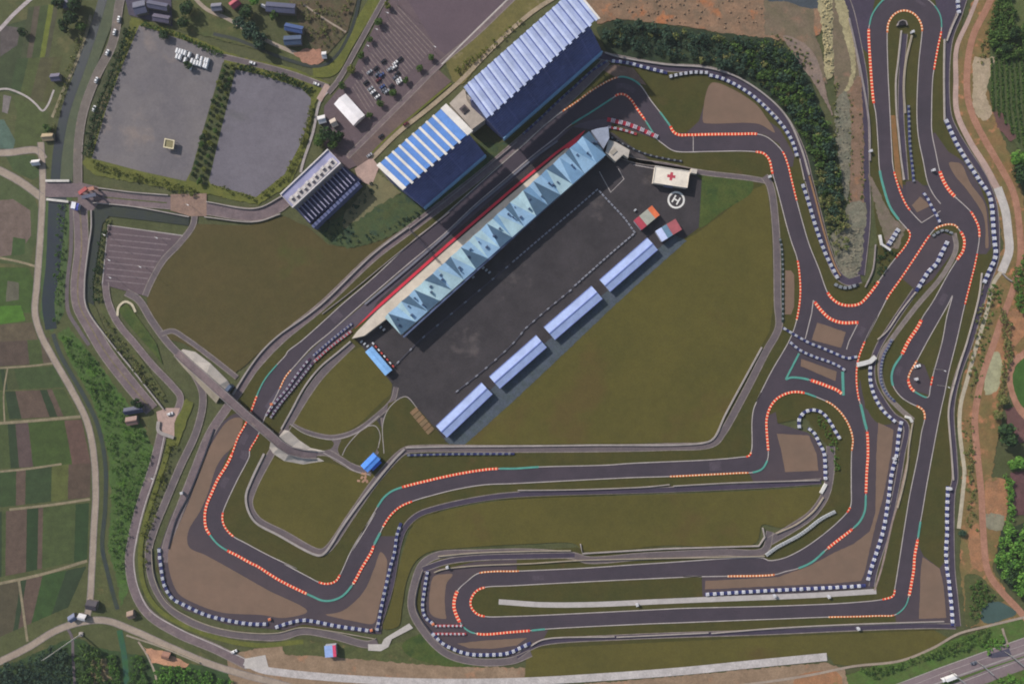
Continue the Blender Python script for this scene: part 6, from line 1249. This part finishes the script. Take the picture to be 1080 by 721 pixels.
mb = MB(); mb.box((c.x, c.y), (1, .15), 3.2, 1.6, .3, 1.5); mb.build('opening', pmat('tunnel_black', (34,30,34)), o)
mb = MB(); mb.wallstrip([(c.x-3.6, c.y-2), (c.x-2.6, c.y+1), (c.x, c.y+2.2), (c.x+2.6, c.y+1.3), (c.x+3.6, c.y-1.6)], .7, .2, 1.9); mb.build('arch', C_walld, o)
# tea rows: leafy lines curving up the plantation
g = np.random.default_rng(5); out = []
for k in range(9):
    for t in np.arange(0, 1, .012):
        x = 1045+k*5.2+5*math.sin(t*2.2)*(.4+k*.05)+14*max(0, t-.55); y = 62+t*98-k*.8
        if x > 1092 or (y > 118 and x < 1050+(y-118)*.75): continue
        w = W((x+g.normal()*.25, y)); out.append(leaf_cloud((w.x, w.y, .6), 1.0, 9, .4, int(g.integers(1e9))))
o = quads_obj('plantation_rows', np.concatenate(out), LM['mid']); o['kind'] = 'stuff'; o['label'] = 'curving leafy plantation rows'
# boulders on the rubble slopes and quarry
def rocks(name, poly, n, r, mat, seed):
    g = np.random.default_rng(seed); x0, x1, y0, y1 = bbox(poly); mb = MB(); k = 0
    while k < n:
        p = (g.uniform(x0, x1), g.uniform(y0, y1))
        if not inside(p, poly): continue
        k += 1; w = W(p); rr = g.uniform(*r); h = 7; a = g.uniform(0, 6)
        b = [(w.x+rr*g.uniform(.7, 1.2)*math.cos(a+i*6.283/h), w.y+rr*g.uniform(.7, 1.2)*math.sin(a+i*6.283/h), 0) for i in range(h)]; t = [(w.x+(x-w.x)*.55, w.y+(y-w.y)*.55, rr*g.uniform(.5, .9)) for x, y, _ in b]; mb.hexa(b, t)
    o = mb.build(name, mat); o['kind'] = 'stuff'; o['label'] = name.replace('_', ' ')
rocks('slope_boulders', [(880,240),(911,240),(906,285),(896,293),(887,286)], 170, (.4, 1.1), M_riprap, 1)
rocks('slope_boulders', [(882,108),(893,100),(897,150),(893,210),(886,180)], 60, (.4, 1.1), M_riprap, 2)
rocks('quarry_rubble', [(640,-5),(800,-5),(810,30),(770,32),(700,22),(650,16)], 110, (.4, 1.2), gmat('quarry_rubble_stone',(132,108,88),(118,100,82),big=6,amount=.25), 3)
rocks('quarry_rubble', [(866,0),(876,0),(878,76),(871,80)], 120, (.5, 1.4), gmat('cream_boulders',(160,150,116)), 4)
rocks('earth_clods', [(1040,505),(1060,506),(1062,530),(1056,552),(1041,545)], 60, (.2, .6), M_dirto, 5)

m = bpy.data.materials.new('thin_haze'); m.use_nodes = True; nt = m.node_tree; nt.nodes.remove(nt.nodes['Principled BSDF']); pv = nt.nodes.new('ShaderNodeVolumePrincipled')
pv.inputs['Color'].default_value = (.86, .9, 1, 1); pv.inputs['Density'].default_value = 0.00006; pv.inputs['Anisotropy'].default_value = .2; nt.links.new(pv.outputs[0], nt.nodes['Material Output'].inputs['Volume'])
mb = MB(); q = R+60; mb.prism([(-q, -q), (q, -q), (q, q), (-q, q)], -1.3, H+12); o = mb.build('haze', m); o['kind'] = 'stuff'
# ---------- light, sky, camera ----------
el = math.radians(31); sd = Vector((-1.0, 0.86)).normalized()
w = bpy.data.worlds.new('World'); SC.world = w; w.use_nodes = True
sk = w.node_tree.nodes.new('ShaderNodeTexSky'); sk.sky_type = 'NISHITA'; sk.sun_disc = False; sk.sun_elevation = el; sk.sun_rotation = math.atan2(sd.x, sd.y); sk.air_density = 1.3; sk.dust_density = 2.0
w.node_tree.links.new(sk.outputs[0], w.node_tree.nodes['Background'].inputs[0]); w.node_tree.nodes['Background'].inputs[1].default_value = 0.088
L = bpy.data.lights.new('sun', 'SUN'); L.energy = 3.95; L.angle = math.radians(1.0); L.color = (1.0, .93, .86); lo_ = bpy.data.objects.new('sun', L); COL.objects.link(lo_)
d = Vector((sd.x*math.cos(el), sd.y*math.cos(el), math.sin(el))); lo_.rotation_euler = d.to_track_quat('Z', 'Y').to_euler(); lo_.location = d*800
cam = bpy.data.cameras.new('camera'); cam.lens = 24; cam.sensor_width = 36; cam.clip_end = 8000; cam.clip_start = 1; co = bpy.data.objects.new('camera', cam); COL.objects.link(co); co.location = (0, 0, H); SC.camera = co
vs = SC.view_settings; vs.view_transform = 'Standard'; vs.look = 'None'; vs.gamma = 1; vs.exposure = 0.29; vs.use_curve_mapping = False
SC.cycles.filter_width = 1.9; SC.cycles.max_bounces = 4
